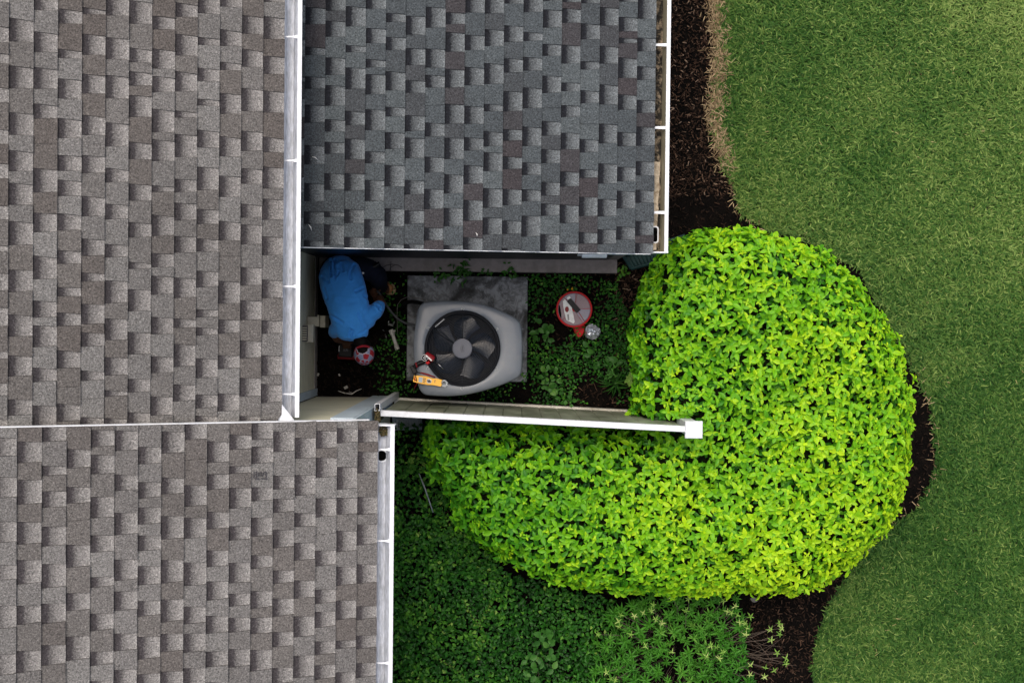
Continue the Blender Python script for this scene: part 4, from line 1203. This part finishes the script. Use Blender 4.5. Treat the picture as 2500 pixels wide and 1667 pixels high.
# black case in front of the person
tc = thing('tool_case', 'black tool case with red trim on the ground under the technician\'s hands', 'tool case', z3(540, 1230, 0))
a, b = z3(437, 1105, .22), z3(610, 1325, .22)
TM = Matrix.Translation(((a.x+b.x)/2, (a.y+b.y)/2, 0)) @ Matrix.Rotation(math.radians(-2), 4, 'Z')
hx_, hy_ = abs(b.x-a.x)/2, abs(a.y-b.y)/2
mb = MB(); mb.bbox((-hx_, -hy_, .0), (hx_, hy_, .22), .01, 0, TM); mb.build('body', M['black_plastic'], tc)
mb = MB(); mb.bbox((-hx_-.014, -hy_-.022, .10), (hx_+.075, -hy_+.03, .135), .006, 0, TM); mb.bbox((-hx_-.012, -hy_-.012, .15), (hx_+.06, -hy_+.02, .165), .004, 0, TM); mb.build('trim', M['dark_red'], tc)
mb = MB(); mb.bbox((-.02, -.03, .2195), (.025, .045, .226), .004, 0, TM); dsp = mb.build('display', M['ink'], tc)
mb = MB(); mb.tube([TM @ Vector(p) for p in ((-.012, -.015, .2265), (.0, .03, .2265), (.012, -.015, .2265))], .003, 5); mb.tube([TM @ Vector(p) for p in ((-.006, .0, .2265), (.008, .0, .2265))], .003, 5); mb.build('mark', M['lcd'], dsp)
mb = MB(); mb.box((-hx_+.004, -.03, .2195), (-hx_+.009, .02, .223), 0, TM); mb.build('edge_strip', M['label_white'], tc)

# ------------------------------------------------------------------ lawn grass
lawn_edge = [P(x, y, 0)[:2] for x, y in soil_px[1:25]]
bedpoly = np.array(SOIL)
def lawn_pts(n, seed):
    g = np.random.default_rng(seed)
    x = g.uniform(1.45, 5.6, n); y = g.uniform(-3.9, 3.8, n)
    wob = .05*(noise2(x, y, 9, 1)-.5)+.03*(noise2(x, y, 30, 2)-.5)
    x2 = x+wob
    keep = ~inside(bedpoly, x2, y) & (x > 1.6)
    return x[keep], y[keep]
gx, gy = lawn_pts(300000, 5)
n = len(gx)
az = rng.uniform(0, 2*math.pi, n); elv = np.radians(rng.uniform(8, 58, n))
d = np.stack([np.cos(az)*np.cos(elv), np.sin(az)*np.cos(elv), np.sin(elv)], 1)
nrm = np.tile(np.array([[0, 0, 1.]]), (n, 1))+rng.normal(0, .25, (n, 3))
pos = np.stack([gx, gy, rng.uniform(-.01, .028, n)], 1)
L = rng.uniform(.034, .070, n); W = rng.uniform(.0032, .0058, n)
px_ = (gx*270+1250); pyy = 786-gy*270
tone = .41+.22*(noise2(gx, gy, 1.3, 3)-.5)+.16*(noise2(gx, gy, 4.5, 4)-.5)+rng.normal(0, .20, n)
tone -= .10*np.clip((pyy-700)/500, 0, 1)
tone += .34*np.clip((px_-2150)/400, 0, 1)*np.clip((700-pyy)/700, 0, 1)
dry = (noise2(gx, gy, 6, 8) > .70) & (rng.random(n) < .008)
tone = np.where(dry, rng.uniform(.75, 1, n), tone)
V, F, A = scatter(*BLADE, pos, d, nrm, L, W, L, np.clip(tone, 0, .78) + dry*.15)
tag(link('grass', np_mesh('grass', V, F, [M['grass']], A)), 'short green lawn grass filling the right of the picture', 'grass', kind='stuff')
# dry cut edge
def dry_edge(pts_px, n, wid, seed):
    g = np.random.default_rng(seed); pl = np.array([P(x, y, 0)[:2] for x, y in pts_px])
    seg = np.linalg.norm(np.diff(pl, axis=0), axis=1); cs = np.concatenate([[0], np.cumsum(seg)])
    t = g.uniform(0, cs[-1], n); k = np.clip(np.searchsorted(cs, t)-1, 0, len(seg)-1); u = (t-cs[k])/seg[k]
    p = pl[k]+(pl[k+1]-pl[k])*u[:, None]
    return p+g.normal(0, 1, (n, 2))*np.array([wid, wid])
e1 = dry_edge([(1738,-60),(1746,20),(1756,110),(1750,210),(1745,300),(1762,360),(1772,410)], 1900, .042, 31)
e2 = dry_edge([(2235,900),(2262,990),(2275,1050),(2282,1100),(2280,1170),(2230,1230),(2160,1290),(2100,1350)], 70, .025, 32)
e3 = dry_edge([(1770,420),(1800,520),(1870,570)], 40, .03, 33)
ee = np.concatenate([e1, e2, e3]); n = len(ee)
az = rng.uniform(0, 2*math.pi, n); elv = np.radians(rng.uniform(2, 35, n))
d = np.stack([np.cos(az)*np.cos(elv), np.sin(az)*np.cos(elv), np.sin(elv)], 1)
V, F, A = scatter(*BLADE, np.column_stack([ee, rng.uniform(.005, .045, n)]), d, np.tile([[0, 0, 1.]], (n, 1))+rng.normal(0, .2, (n, 3)), rng.uniform(.03, .075, n), rng.uniform(.002, .0042, n), rng.uniform(.02, .05, n), rng.uniform(0, .9, n))
tag(link('dry_grass', np_mesh('dry_grass', V, F, [M['dry']], A)), 'strip of dry straw coloured grass along the lawn edge by the mulch', 'dry grass', kind='stuff')

# ------------------------------------------------------------------ mulch chips
CH = np.array([(-.5,-.5,0),(.5,-.4,0),(.5,.45,0),(-.5,.5,0),(-.46,-.4,1),(.46,-.3,1),(.42,.35,1),(-.48,.4,1)])
CHF = np.array([(4,5,6,7),(0,1,5,4),(1,2,6,5),(2,3,7,6),(3,0,4,7)])
def mulch(n, box_px, tone_lo, tone_hi, seed, smin=.015, smax=.05):
    g = np.random.default_rng(seed)
    a = P(box_px[0], box_px[3], 0); b = P(box_px[2], box_px[1], 0)
    x = g.uniform(a.x, b.x, n); y = g.uniform(a.y, b.y, n); k = inside(bedpoly, x, y); x, y = x[k], y[k]; n = len(x)
    az = g.uniform(0, 2*math.pi, n); el = g.normal(0, .2, n)
    d = np.stack([np.cos(az)*np.cos(el), np.sin(az)*np.cos(el), np.sin(el)], 1)
    return (np.stack([x, y, g.uniform(0, .016, n)], 1), d, np.tile([[0, 0, 1.]], (n, 1))+g.normal(0, .3, (n, 3)), g.uniform(smin, smax, n), g.uniform(.004, .011, n), g.uniform(.003, .008, n), tone_lo+(tone_hi-tone_lo)*g.random(n)**2.2)
parts_ = [mulch(3400, (1600,-80,1800,480), .12, 1.0, 41, .012, .042), mulch(500, (1600,380,1960,600), .0, .6, 42), mulch(900, (1500,640,1620,900), .25, 1.0, 43),
          mulch(420, (2150,820,2310,1300), .0, .7, 44), mulch(1500, (1820,1380,2090,1720), .05, .8, 45), mulch(900, (1300,650,1560,990), .05, .85, 46), mulch(350, (770,820,960,985), .0, .2, 47), mulch(400, (960,1020,1100,1300), .0, .5, 48)]
cat = [np.concatenate(z) for z in zip(*parts_)]
V, F, A = scatter(CH, CHF, np.zeros(8), *cat)
tag(link('mulch_chips', np_mesh('mulch_chips', V, F, [M['chip']], A)), 'brown bark chips scattered over the dark soil bed', 'mulch', kind='stuff')

# ------------------------------------------------------------------ low leafy ground cover
PADBOX = (pa.x, pb.y, pb.x, pa.y)
def cover(name, n, poly_px, z0, z1, lmin, lmax, tlo, thi, mat, seed, tpl=LEAF_S, dens=None, label='', wr=.36):
    g = np.random.default_rng(seed); poly = np.array([P(x, y, z0)[:2] for x, y in poly_px])
    lo, hi = poly.min(0), poly.max(0)
    x = g.uniform(lo[0], hi[0], n); y = g.uniform(lo[1], hi[1], n)
    k = inside(poly, x, y)
    k &= ~((x > PADBOX[0]-.0) & (x < PADBOX[2]+.0) & (y > PADBOX[1]+.10) & (y < PADBOX[3]))
    if dens is not None: k &= g.random(n) < dens(x, y)
    x, y = x[k], y[k]; n = len(x)
    az = g.uniform(0, 2*math.pi, n); el = np.radians(g.uniform(-5, 45, n))
    d = np.stack([np.cos(az)*np.cos(el), np.sin(az)*np.cos(el), np.sin(el)], 1)
    hump = noise2(x, y, 5, seed)
    zz = z0+(z1-z0)*(.35*hump+.65*g.random(n)**.6)
    Ls = g.uniform(lmin, lmax, n)
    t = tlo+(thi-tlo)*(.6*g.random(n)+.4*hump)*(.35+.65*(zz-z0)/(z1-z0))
    bright = g.random(n) < .04
    t = np.where(bright, np.minimum(1, t+.35), t)
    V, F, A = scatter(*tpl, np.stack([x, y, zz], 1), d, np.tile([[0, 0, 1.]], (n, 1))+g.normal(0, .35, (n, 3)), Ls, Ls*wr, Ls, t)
    return tag(link(name, np_mesh(name, V, F, [mat], A)), label, 'ground cover', kind='stuff')
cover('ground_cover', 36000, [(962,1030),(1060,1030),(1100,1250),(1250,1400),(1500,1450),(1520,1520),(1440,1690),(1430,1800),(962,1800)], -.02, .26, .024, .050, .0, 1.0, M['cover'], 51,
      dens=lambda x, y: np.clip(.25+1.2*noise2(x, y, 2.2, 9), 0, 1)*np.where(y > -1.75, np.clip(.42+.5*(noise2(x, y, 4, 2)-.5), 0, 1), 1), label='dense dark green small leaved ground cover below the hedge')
cover('ground_cover', 15000, [(1285,672),(1420,672),(1500,690),(1545,800),(1548,985),(960,985),(880,960),(850,880),(960,800),(930,700),(980,670)], -.01, .12, .016, .034, .0, .95, M['cover'], 52,
      dens=lambda x, y: np.clip(.10+1.5*(noise2(x, y, 3.5, 12)-.28), 0, 1)*np.where(x < -.85, .36, 1.0), label='patchy dark leaves on the soil around the air conditioner and red case')

def rosette(name, label, px, py, z, n, L, wr, tone, mat, tpl=LEAF, el=(5, 50), seed=0, group=None, stems=True, hgt=.08, spread=.03):
    g = np.random.default_rng(seed); c = P(px, py, z)
    az = np.arange(n)*2.4+g.uniform(0, 6)+g.normal(0, .25, n); e = np.radians(g.uniform(*el, n))
    d = np.stack([np.cos(az)*np.cos(e), np.sin(az)*np.cos(e), np.sin(e)], 1)
    off = g.normal(0, spread, (n, 3)); off[:, 2] = g.uniform(-.4, .2, n)*hgt
    pos = np.array(c)[None]+off
    Ls = L*g.uniform(.6, 1.1, n)
    V, F, A = scatter(*tpl, pos, d, np.tile([[0, 0, 1.]], (n, 1))+g.normal(0, .2, (n, 3)), Ls, Ls*wr, Ls, np.clip(tone+g.normal(0, .12, n), 0, 1))
    r = thing(name, label, 'plant', (c.x, c.y, 0), group)
    link('leaves', np_mesh('leaves', V, F, [mat], A, True), r)
    if stems:
        mb = MB()
        for i in range(0, n, 2):
            mb.tube([(c.x+off[i, 0]*.3, c.y+off[i, 1]*.3, 0), tuple(pos[i])], .002, 4)
        mb.build('stem', M['twig'], r)
    return r
GP = 'self-sown plants round the air conditioner'
rosette('leafy_plant', 'broad leaved green plant between the air conditioner and the red case', 1330, 800, .16, 20, .066, .36, .25, M['plant'], seed=1, group=GP, spread=.06)
rosette('leafy_plant', 'lush oval leaved plant right of the air conditioner near the fence', 1345, 935, .16, 34, .055, .40, .45, M['plant'], seed=2, group=GP, spread=.06)
rosette('leafy_plant', 'small oval leaved plant hugging the fence beneath the lush plant', 1385, 965, .12, 14, .05, .40, .40, M['plant'], seed=3, group=GP, spread=.05)
rosette('leafy_plant', 'large flat leaved seedling below the silver foil bag', 1430, 855, .10, 4, .080, .36, .35, M['plant'], seed=4, group=GP, el=(2, 25), spread=.05)
rosette('leafy_plant', 'second flat leaved seedling nearer the hedge with three broad leaves', 1478, 880, .10, 3, .085, .36, .30, M['plant'], seed=14, group=GP, el=(2, 20), spread=.04)
rosette('spiky_plant', 'dark spidery grass like plant beside the hedge foot and fence', 1500, 935, .08, 20, .16, .06, .25, M['plant'], seed=5, group=GP, tpl=LANCE, el=(0, 25), spread=.012)
rosette('leafy_plant', 'feathery green plant above the spidery one at the hedge foot', 1495, 905, .16, 26, .06, .17, .40, M['plant'], seed=6, group=GP, tpl=LANCE, spread=.03)
rosette('weed', 'large ferny weed tuft hanging over the concrete pad edge', 1128, 658, .14, 44, .055, .2, .25, M['plant'], seed=7, group='weeds along the footing', tpl=LANCE, spread=.055)
rosette('weed', 'small weed tuft at the pad edge left of the ferny one', 1070, 668, .10, 18, .045, .3, .2, M['plant'], seed=8, group='weeds along the footing', spread=.035)
rosette('weed', 'bright little weed near the right end of the pad edge', 1247, 662, .12, 20, .045, .3, .35, M['plant'], seed=9, group='weeds along the footing', spread=.03)
rosette('weed', 'tiny weed between the ferny tuft and the bright little weed', 1190, 666, .10, 14, .04, .3, .28, M['plant'], seed=10, group='weeds along the footing', spread=.03)
rosette('weed', 'variegated weed at the corner of the footing near the green splash block', 1515, 665, .06, 26, .04, .3, .75, M['cover'], seed=11, group='weeds along the footing', spread=.045)
rosette('seedling', 'yellow green seedling beside the left edge of the hedge', 1540, 923, .30, 5, .075, .3, .95, M['plant'], seed=12, el=(0, 30), spread=.008)
rosette('seedling', 'bright green seedling above the bottom edge in the dark ground cover', 1330, 1560, .30, 14, .075, .38, .35, M['plant'], seed=13, group='bright seedlings in the ground cover', spread=.05)
rosette('seedling', 'bright green seedling cluster lowest in the dark ground cover', 1310, 1625, .30, 20, .07, .36, .40, M['plant'], seed=15, group='bright seedlings in the ground cover', spread=.07)
rosette('seedling', 'olive seedling tuft beside the gutter below the rod', 1080, 1310, .22, 24, .04, .4, .3, M['plant'], seed=16, group='bright seedlings in the ground cover', spread=.04)
# trailing vines
def vine(label, pts_px, z, seed):
    g = np.random.default_rng(seed); pts = [P(x, y, z+random.uniform(-.01, .02)) for x, y in pts_px]
    r = thing('vine', label, 'vine', (pts[0].x, pts[0].y, 0), 'trailing vines in the ground cover')
    mb = MB(); mb.tube(pts, .0025, 5); mb.build('stem', M['moss'], r)
    P_, D_ = [], []
    for a, b in zip(pts[:-1], pts[1:]):
        for k in range(9):
            p = a.lerp(b, k/9); t = (b-a).normalized(); s = Vector((-t.y, t.x, .25))*(1 if k % 2 else -1)
            P_.append(p); D_.append((t*.6+s*.8))
    n = len(P_); Ls = g.uniform(.022, .036, n)
    V, F, A = scatter(*LEAF_S, np.array(P_), np.array(D_), np.tile([[0, 0, 1.]], (n, 1))+g.normal(0, .2, (n, 3)), Ls, Ls*.42, Ls, g.uniform(.6, .95, n))
    link('leaves', np_mesh('leaves', V, F, [M['cover']], A), r)
vine('olive vine forking upward in the middle of the dark ground cover', [(1130,1460),(1150,1500),(1180,1535),(1175,1580),(1165,1610)], .17, 1)
vine('olive vine crossing the forked one in the dark ground cover', [(1200,1465),(1185,1500),(1160,1530)], .17, 2)
vine('olive vine slanting along the bottom of the dark ground cover', [(1050,1598),(1090,1618),(1130,1645),(1140,1680)], .17, 3)

# ------------------------------------------------------------------ hedge
hp_px = [(1640,598),(1700,571),(1806,560),(1913,582),(1998,614),(2083,682),(2147,768),(2193,852),(2214,938),(2225,1032),(2214,1128),(2193,1223),(2155,1298),(2083,1372),(2018,1414),(1945,1448),(1806,1442),(1700,1449),(1541,1446),(1424,1434),(1307,1402),(1222,1360),(1158,1318),(1116,1265),(1092,1203),(1050,1152),(1040,1090),(1046,1046),(1046,1036),(1330,1036),(1545,1042),(1556,1000),(1562,926),(1548,808),(1568,724),(1598,660)]
HZR, HZT, HW = .62, 1.16, .46
HP = np.array([P(x, y, HZR+.12)[:2] for x, y in hp_px])
def hedge_h(x, y):
    d = edge_dist(HP, x, y); ins = inside(HP, x, y)
    t = np.clip(d/HW, 0, 1)
    top = HZT-.10*np.clip((.3-x)/1.0, 0, 1)
    z = HZR+(top-HZR)*np.sqrt(np.clip(1-(1-t)**2, 0, 1))
    z += .13*(noise2(x, y, 3.0, 21)-.5)*t + .07*(noise2(x, y, 8, 22)-.5)
    return z, d, ins
def hedge_points(sp, seed, shrink=0.0):
    g = np.random.default_rng(seed)
    xs = np.arange(HP[:, 0].min(), HP[:, 0].max(), sp); ys = np.arange(HP[:, 1].min(), HP[:, 1].max(), sp)
    X, Y = np.meshgrid(xs, ys); x = X.ravel()+g.uniform(-.55, .55, X.size)*sp; y = Y.ravel()+g.uniform(-.55, .55, X.size)*sp
    z, d, ins = hedge_h(x, y); k = ins & (d > shrink)
    return x[k], y[k], z[k], d[k]
hedge = thing('hedge', 'big rounded bright yellow-green hedge wrapping round the white fence post', 'hedge', (float(HP[:, 0].mean()), float(HP[:, 1].mean()), 0))
# inner wood: rounded dark mass of twigs well below the leaf surface
x, y, z, d = hedge_points(.05, 60, .0)
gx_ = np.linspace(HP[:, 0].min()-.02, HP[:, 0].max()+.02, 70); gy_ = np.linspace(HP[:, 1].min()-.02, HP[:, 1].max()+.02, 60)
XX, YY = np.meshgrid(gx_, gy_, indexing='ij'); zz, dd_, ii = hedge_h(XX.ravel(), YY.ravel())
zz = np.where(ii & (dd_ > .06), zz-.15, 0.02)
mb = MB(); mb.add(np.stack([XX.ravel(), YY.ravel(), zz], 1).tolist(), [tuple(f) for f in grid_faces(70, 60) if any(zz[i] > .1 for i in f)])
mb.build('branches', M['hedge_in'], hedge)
def clusters(x, y, z, nrm, g, size, tone, depth):
    """each twig tip carries 2-3 crossed pairs of leaves"""
    Ps, Ds, Ns, Ls, Ts = [], [], [], [], []
    n = len(x); base = np.stack([x, y, z-depth], 1)
    ax = unit(nrm+g.normal(0, .28, (n, 3))+np.array([0, 0, .55]))
    ref = unit(np.cross(ax, g.normal(0, 1, (n, 3)))); bi = np.cross(ax, ref)
    npair = g.integers(2, 4, n); rot = g.uniform(0, math.pi, n)
    young = g.random(n)
    for k in range(3):
        m = npair > k
        for s in (0, math.pi):
            a = rot+k*math.pi/2+s+g.normal(0, .18, n)
            r = ref*np.cos(a)[:, None]+bi*np.sin(a)[:, None]
            el = np.radians(np.clip(8+15*k+g.normal(0, 13, n), -15, 65))
            dv = r*np.cos(el)[:, None]+ax*np.sin(el)[:, None]
            Lk = size*(1.0, .92, .62)[k]*g.uniform(.72, 1.18, n)
            Ps.append((base+ax*(.012*k)[..., None] if False else base+ax*.012*k)[m]); Ds.append(dv[m]); Ns.append(ax[m]); Ls.append(Lk[m])
            Ts.append((tone+.09*k+.10*(young-.5)+g.normal(0, .09, n))[m])
    return [np.concatenate(q) for q in (Ps, Ds, Ns, Ls, Ts)]
g = np.random.default_rng(61)
def normals(x, y):
    e = .03; z0 = hedge_h(x, y)[0]; zx = hedge_h(x+e, y)[0]; zy = hedge_h(x, y+e)[0]
    return unit(np.stack([-(zx-z0)/e, -(zy-z0)/e, np.ones_like(x)], 1))
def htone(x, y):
    """leaf tone: uneven growth, plus the better-lit right side painted lighter and yellower"""
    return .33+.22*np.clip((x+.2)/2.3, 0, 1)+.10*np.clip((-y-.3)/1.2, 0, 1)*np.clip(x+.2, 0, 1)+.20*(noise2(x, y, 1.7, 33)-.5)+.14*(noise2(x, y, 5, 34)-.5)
sets = []
x, y, z, d = hedge_points(.068, 62)
sets.append(clusters(x, y, z, normals(x, y), g, g.uniform(.046, .082, len(x)), htone(x, y)+.03, g.uniform(-.03, .045, len(x))))
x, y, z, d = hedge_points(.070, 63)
sets.append(clusters(x, y, z, normals(x, y), g, g.uniform(.044, .070, len(x)), htone(x, y)-.30, g.uniform(.085, .14, len(x))))  # inner leaves toned darker, painting the shade in the gaps
x, y, z, d = hedge_points(.13, 66)
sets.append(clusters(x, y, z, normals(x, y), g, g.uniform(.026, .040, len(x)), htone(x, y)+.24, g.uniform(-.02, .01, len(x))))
# sides down to the ground
seg = np.roll(HP, -1, 0)-HP; sl = np.linalg.norm(seg, axis=1); ns_ = 1900
cs = np.concatenate([[0], np.cumsum(sl)]); t = g.uniform(0, cs[-1], ns_); k = np.clip(np.searchsorted(cs, t)-1, 0, len(sl)-1)
pp = HP[k]+seg[k]*((t-cs[k])/sl[k])[:, None]
nn2 = np.stack([seg[k][:, 1], -seg[k][:, 0]], 1); nn2 /= np.linalg.norm(nn2, axis=1, keepdims=True)
tst = inside(HP, pp[:, 0]+nn2[:, 0]*.02, pp[:, 1]+nn2[:, 1]*.02); nn2[tst] *= -1
zs = g.uniform(.12, HZR+.06, ns_); inset = .10*np.clip((.45-zs)/.4, 0, 1)+g.uniform(-.015, .04, ns_)
sx_, sy_ = pp[:, 0]-nn2[:, 0]*inset, pp[:, 1]-nn2[:, 1]*inset
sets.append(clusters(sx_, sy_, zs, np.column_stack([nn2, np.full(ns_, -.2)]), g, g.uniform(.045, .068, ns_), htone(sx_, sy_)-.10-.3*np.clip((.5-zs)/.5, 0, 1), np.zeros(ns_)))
# stray shoots sticking out of the clipped outline
t = g.uniform(0, cs[-1], 520); k = np.clip(np.searchsorted(cs, t)-1, 0, len(sl)-1)
pp = HP[k]+seg[k]*((t-cs[k])/sl[k])[:, None]
n3 = np.stack([seg[k][:, 1], -seg[k][:, 0]], 1); n3 /= np.linalg.norm(n3, axis=1, keepdims=True)
tst = inside(HP, pp[:, 0]+n3[:, 0]*.02, pp[:, 1]+n3[:, 1]*.02); n3[tst] *= -1
o3 = g.uniform(-.09, .004, 520)+.05*(noise2(pp[:, 0], pp[:, 1], 6, 77)-.4)
sets.append(clusters(pp[:, 0]+n3[:, 0]*o3, pp[:, 1]+n3[:, 1]*o3, g.uniform(.55, .86, 520), np.column_stack([n3*.7, np.full(520, .5)]), g, g.uniform(.045, .075, 520), htone(pp[:, 0], pp[:, 1])+.02, np.zeros(520)))
Pp, Dd, Nn, Ll, Tt = [np.concatenate(q) for q in zip(*sets)]
# keep leaves out of the fence
lx = (Pp[:, 0]-fl.x)*fdir.x+(Pp[:, 1]-fl.y)*fdir.y; ly = -(Pp[:, 0]-fl.x)*fdir.y+(Pp[:, 1]-fl.y)*fdir.x
ok = ~((lx < flen+.02) & (np.abs(ly) < .035)) & ~((np.abs(Pp[:, 0]-pc.x) < .065) & (np.abs(Pp[:, 1]-pc.y) < .065))
Pp, Dd, Nn, Ll, Tt = Pp[ok], Dd[ok], Nn[ok], Ll[ok], np.clip(Tt[ok], 0, 1)
score = Ll*(1+.9*(Pp[:, 2]-.9))*np.where(Dd[:, 2] < .75, 1, .6)*np.clip(unit(Nn)[:, 2], .2, 1)
nth = len(sets[0][0])
first = np.zeros(len(Pp), bool); first[:int(nth*.9)] = True
order = np.argsort(-(score*np.where(first, 1, .5)))
sing = order[:300]; mask = np.ones(len(Pp), bool); mask[sing] = False
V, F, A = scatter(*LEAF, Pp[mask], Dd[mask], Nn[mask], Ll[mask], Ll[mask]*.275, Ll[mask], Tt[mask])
tag(link('foliage', np_mesh('foliage', V, F, [M['hedge']], A, True), hedge), kind='stuff')
var_me = []
for i in range(10):
    T, FF, G = LEAF
    A = np.zeros((len(T), 4), np.float32); A[:, 0] = .1*i+.05; A[:, 1] = G; A[:, 2] = random.random(); A[:, 3] = 1
    Tv = T.copy(); Tv[:, 1] *= .235*(1+.1*math.sin(i*2.1)); Tv[:, 2] *= 1+.25*math.sin(i*1.3)
    var_me.append(np_mesh('leaf', Tv, FF, [M['hedge']], A, True))
Xs, Ys, Zs = frames(Dd[sing], Nn[sing])
for j, i in enumerate(sing):
    o = bpy.data.objects.new('leaf', var_me[min(9, int(Tt[i]*10))]); COL.objects.link(o); o.parent = hedge
    o.matrix_parent_inverse = hedge.matrix_basis.inverted()
    s = Ll[i]; o.matrix_basis = Matrix(((Xs[j][0]*s, Ys[j][0]*s, Zs[j][0]*s, Pp[i][0]), (Xs[j][1]*s, Ys[j][1]*s, Zs[j][1]*s, Pp[i][1]), (Xs[j][2]*s, Ys[j][2]*s, Zs[j][2]*s, Pp[i][2]), (0, 0, 0, 1)))

# ------------------------------------------------------------------ lance-leaved shrub
sh = thing('flowering_shrub', 'leggy shrub with star shaped whorls of narrow leaves below the hedge', 'shrub', P(1640, 1580, 0))
g = np.random.default_rng(71)
shp = np.array([P(x, y, .4)[:2] for x, y in ((1485,1500),(1560,1462),(1700,1450),(1800,1458),(1825,1520),(1830,1600),(1850,1690),(1840,1800),(1440,1800),(1450,1640),(1470,1560))])
Pw, tonew, Rw = [], [], []
tries = 0
while len(Pw) < 340 and tries < 9000:
    tries += 1
    x, y = g.uniform(shp[:, 0].min(), shp[:, 0].max()), g.uniform(shp[:, 1].min(), shp[:, 1].max())
    if not inside(shp, np.array([x]), np.array([y]))[0]: continue
    z = g.uniform(.22, .48)
    if all((x-p[0])**2+(y-p[1])**2 > .0026 or abs(z-p[2]) > .08 for p in Pw):
        Pw.append((x, y, z)); tonew.append(.10+.36*noise2(x, y, 2, 3)+g.normal(0, .05)+.35*(z-.3)); Rw.append(g.uniform(.046, .078))
tips = [(1640,1455),(1680,1460),(1675,1490),(1595,1475),(1590,1490),(1570,1495),(1600,1510),(1548,1502),(1515,1500),(1510,1515),(1512,1528),(1540,1547),(1460,1548),(1615,1520),(1765,1465),(1775,1490),(1795,1478),(1800,1500),(1785,1495),(1832,1503),(1805,1517),(1818,1520),(1822,1532),(1820,1548),(1902,1520),(1880,1535),(1908,1532),(1903,1547),(1882,1560),(1897,1592),(1918,1604),(1918,1618),(1832,1622),(1868,1628),(1890,1634),(1865,1650),(1830,1645),(1575,1575),(1735,1575),(1750,1578),(1765,1590),(1725,1600),(1755,1605),(1480,1640),(1502,1658),(1490,1655),(1640,1590)]
Pt = []
for x, y in tips:
    p = P(x, y, .52); Pt.append(tuple(p))
Pa, Da, La, Ta = [], [], [], []
for (x, y, z), t, r in zip(Pw, tonew, Rw):
    k = g.integers(7, 11); a0 = g.uniform(0, 6.28)
    for i in range(k):
        a = a0+2*math.pi*i/k+g.normal(0, .12); e = math.radians(g.uniform(0, 42))
        Pa.append((x, y, z+g.uniform(-.012, .012))); Da.append((math.cos(a)*math.cos(e), math.sin(a)*math.cos(e), math.sin(e))); La.append(r*g.uniform(.75, 1.1)); Ta.append(np.clip(t+g.normal(0, .06), 0, 1))
for (x, y, z) in Pt:
    k = g.integers(4, 7); a0 = g.uniform(0, 6.28); tt = g.uniform(.68, .95)
    for i in range(k):
        a = a0+2*math.pi*i/k+g.normal(0, .15); e = math.radians(g.uniform(0, 45))
        Pa.append((x, y, z)); Da.append((math.cos(a)*math.cos(e), math.sin(a)*math.cos(e), math.sin(e))); La.append(g.uniform(.026, .042)); Ta.append(tt+g.normal(0, .05))
Pa, Da, La, Ta = map(np.array, (Pa, Da, La, Ta)); n = len(Pa)
V, F, A = scatter(*LANCE, Pa, Da, np.tile([[0, 0, 1.]], (n, 1))+g.normal(0, .08, (n, 3)), La, La*.16, La, np.clip(Ta, 0, 1))
tag(link('foliage', np_mesh('foliage', V, F, [M['whorl']], A, True), sh), kind='stuff')
mb = MB(); root = P(1680, 1600, 0)
for (x, y, z) in Pw:
    b = Vector((root.x+(x-root.x)*.6, root.y+(y-root.y)*.6, 0)); mb.tube([b, Vector((x, y, z*.6)).lerp(b, .2), (x, y, z)], .003, 4)
for (x, y, z) in Pt:
    q0 = Vector((root.x+(x-root.x)*.55+g.uniform(-.04, .04), root.y+(y-root.y)*.55+g.uniform(-.04, .04), .2))
    mid = q0.lerp(Vector((x, y, z)), .55)+Vector((g.uniform(-.03, .03), g.uniform(-.03, .03), .06)); mb.tube([(q0.x, q0.y, .0), q0, mid, (x, y, z)], [.005, .004, .003, .002], 5)
for k in range(10):
    e = P(g.uniform(1870, 1970), g.uniform(1500, 1640), g.uniform(.25, .5)); s0 = P(1800+g.uniform(-20, 20), 1570+g.uniform(-40, 40), .18)
    mid = s0.lerp(e, .5)+Vector((g.uniform(-.03, .03), g.uniform(-.05, .05), .05)); mb.tube([s0, mid, e], [.003, .0022, .001], 5)
mb.build('stem', M['twig'], sh)
fp = P(1832, 1461, .02)
V, F, A = scatter(*LEAF, np.array([fp]), np.array([[.9, -.2, .15]]), np.array([[.1, .1, 1.]]), np.array([.07]), np.array([.024]), np.array([.05]), np.array([.9]))
tag(link('fallen_leaf', np_mesh('fallen_leaf', V, F, [M['wire_grey']], A)), 'single pale fallen leaf on the soil just below the hedge', 'leaf')
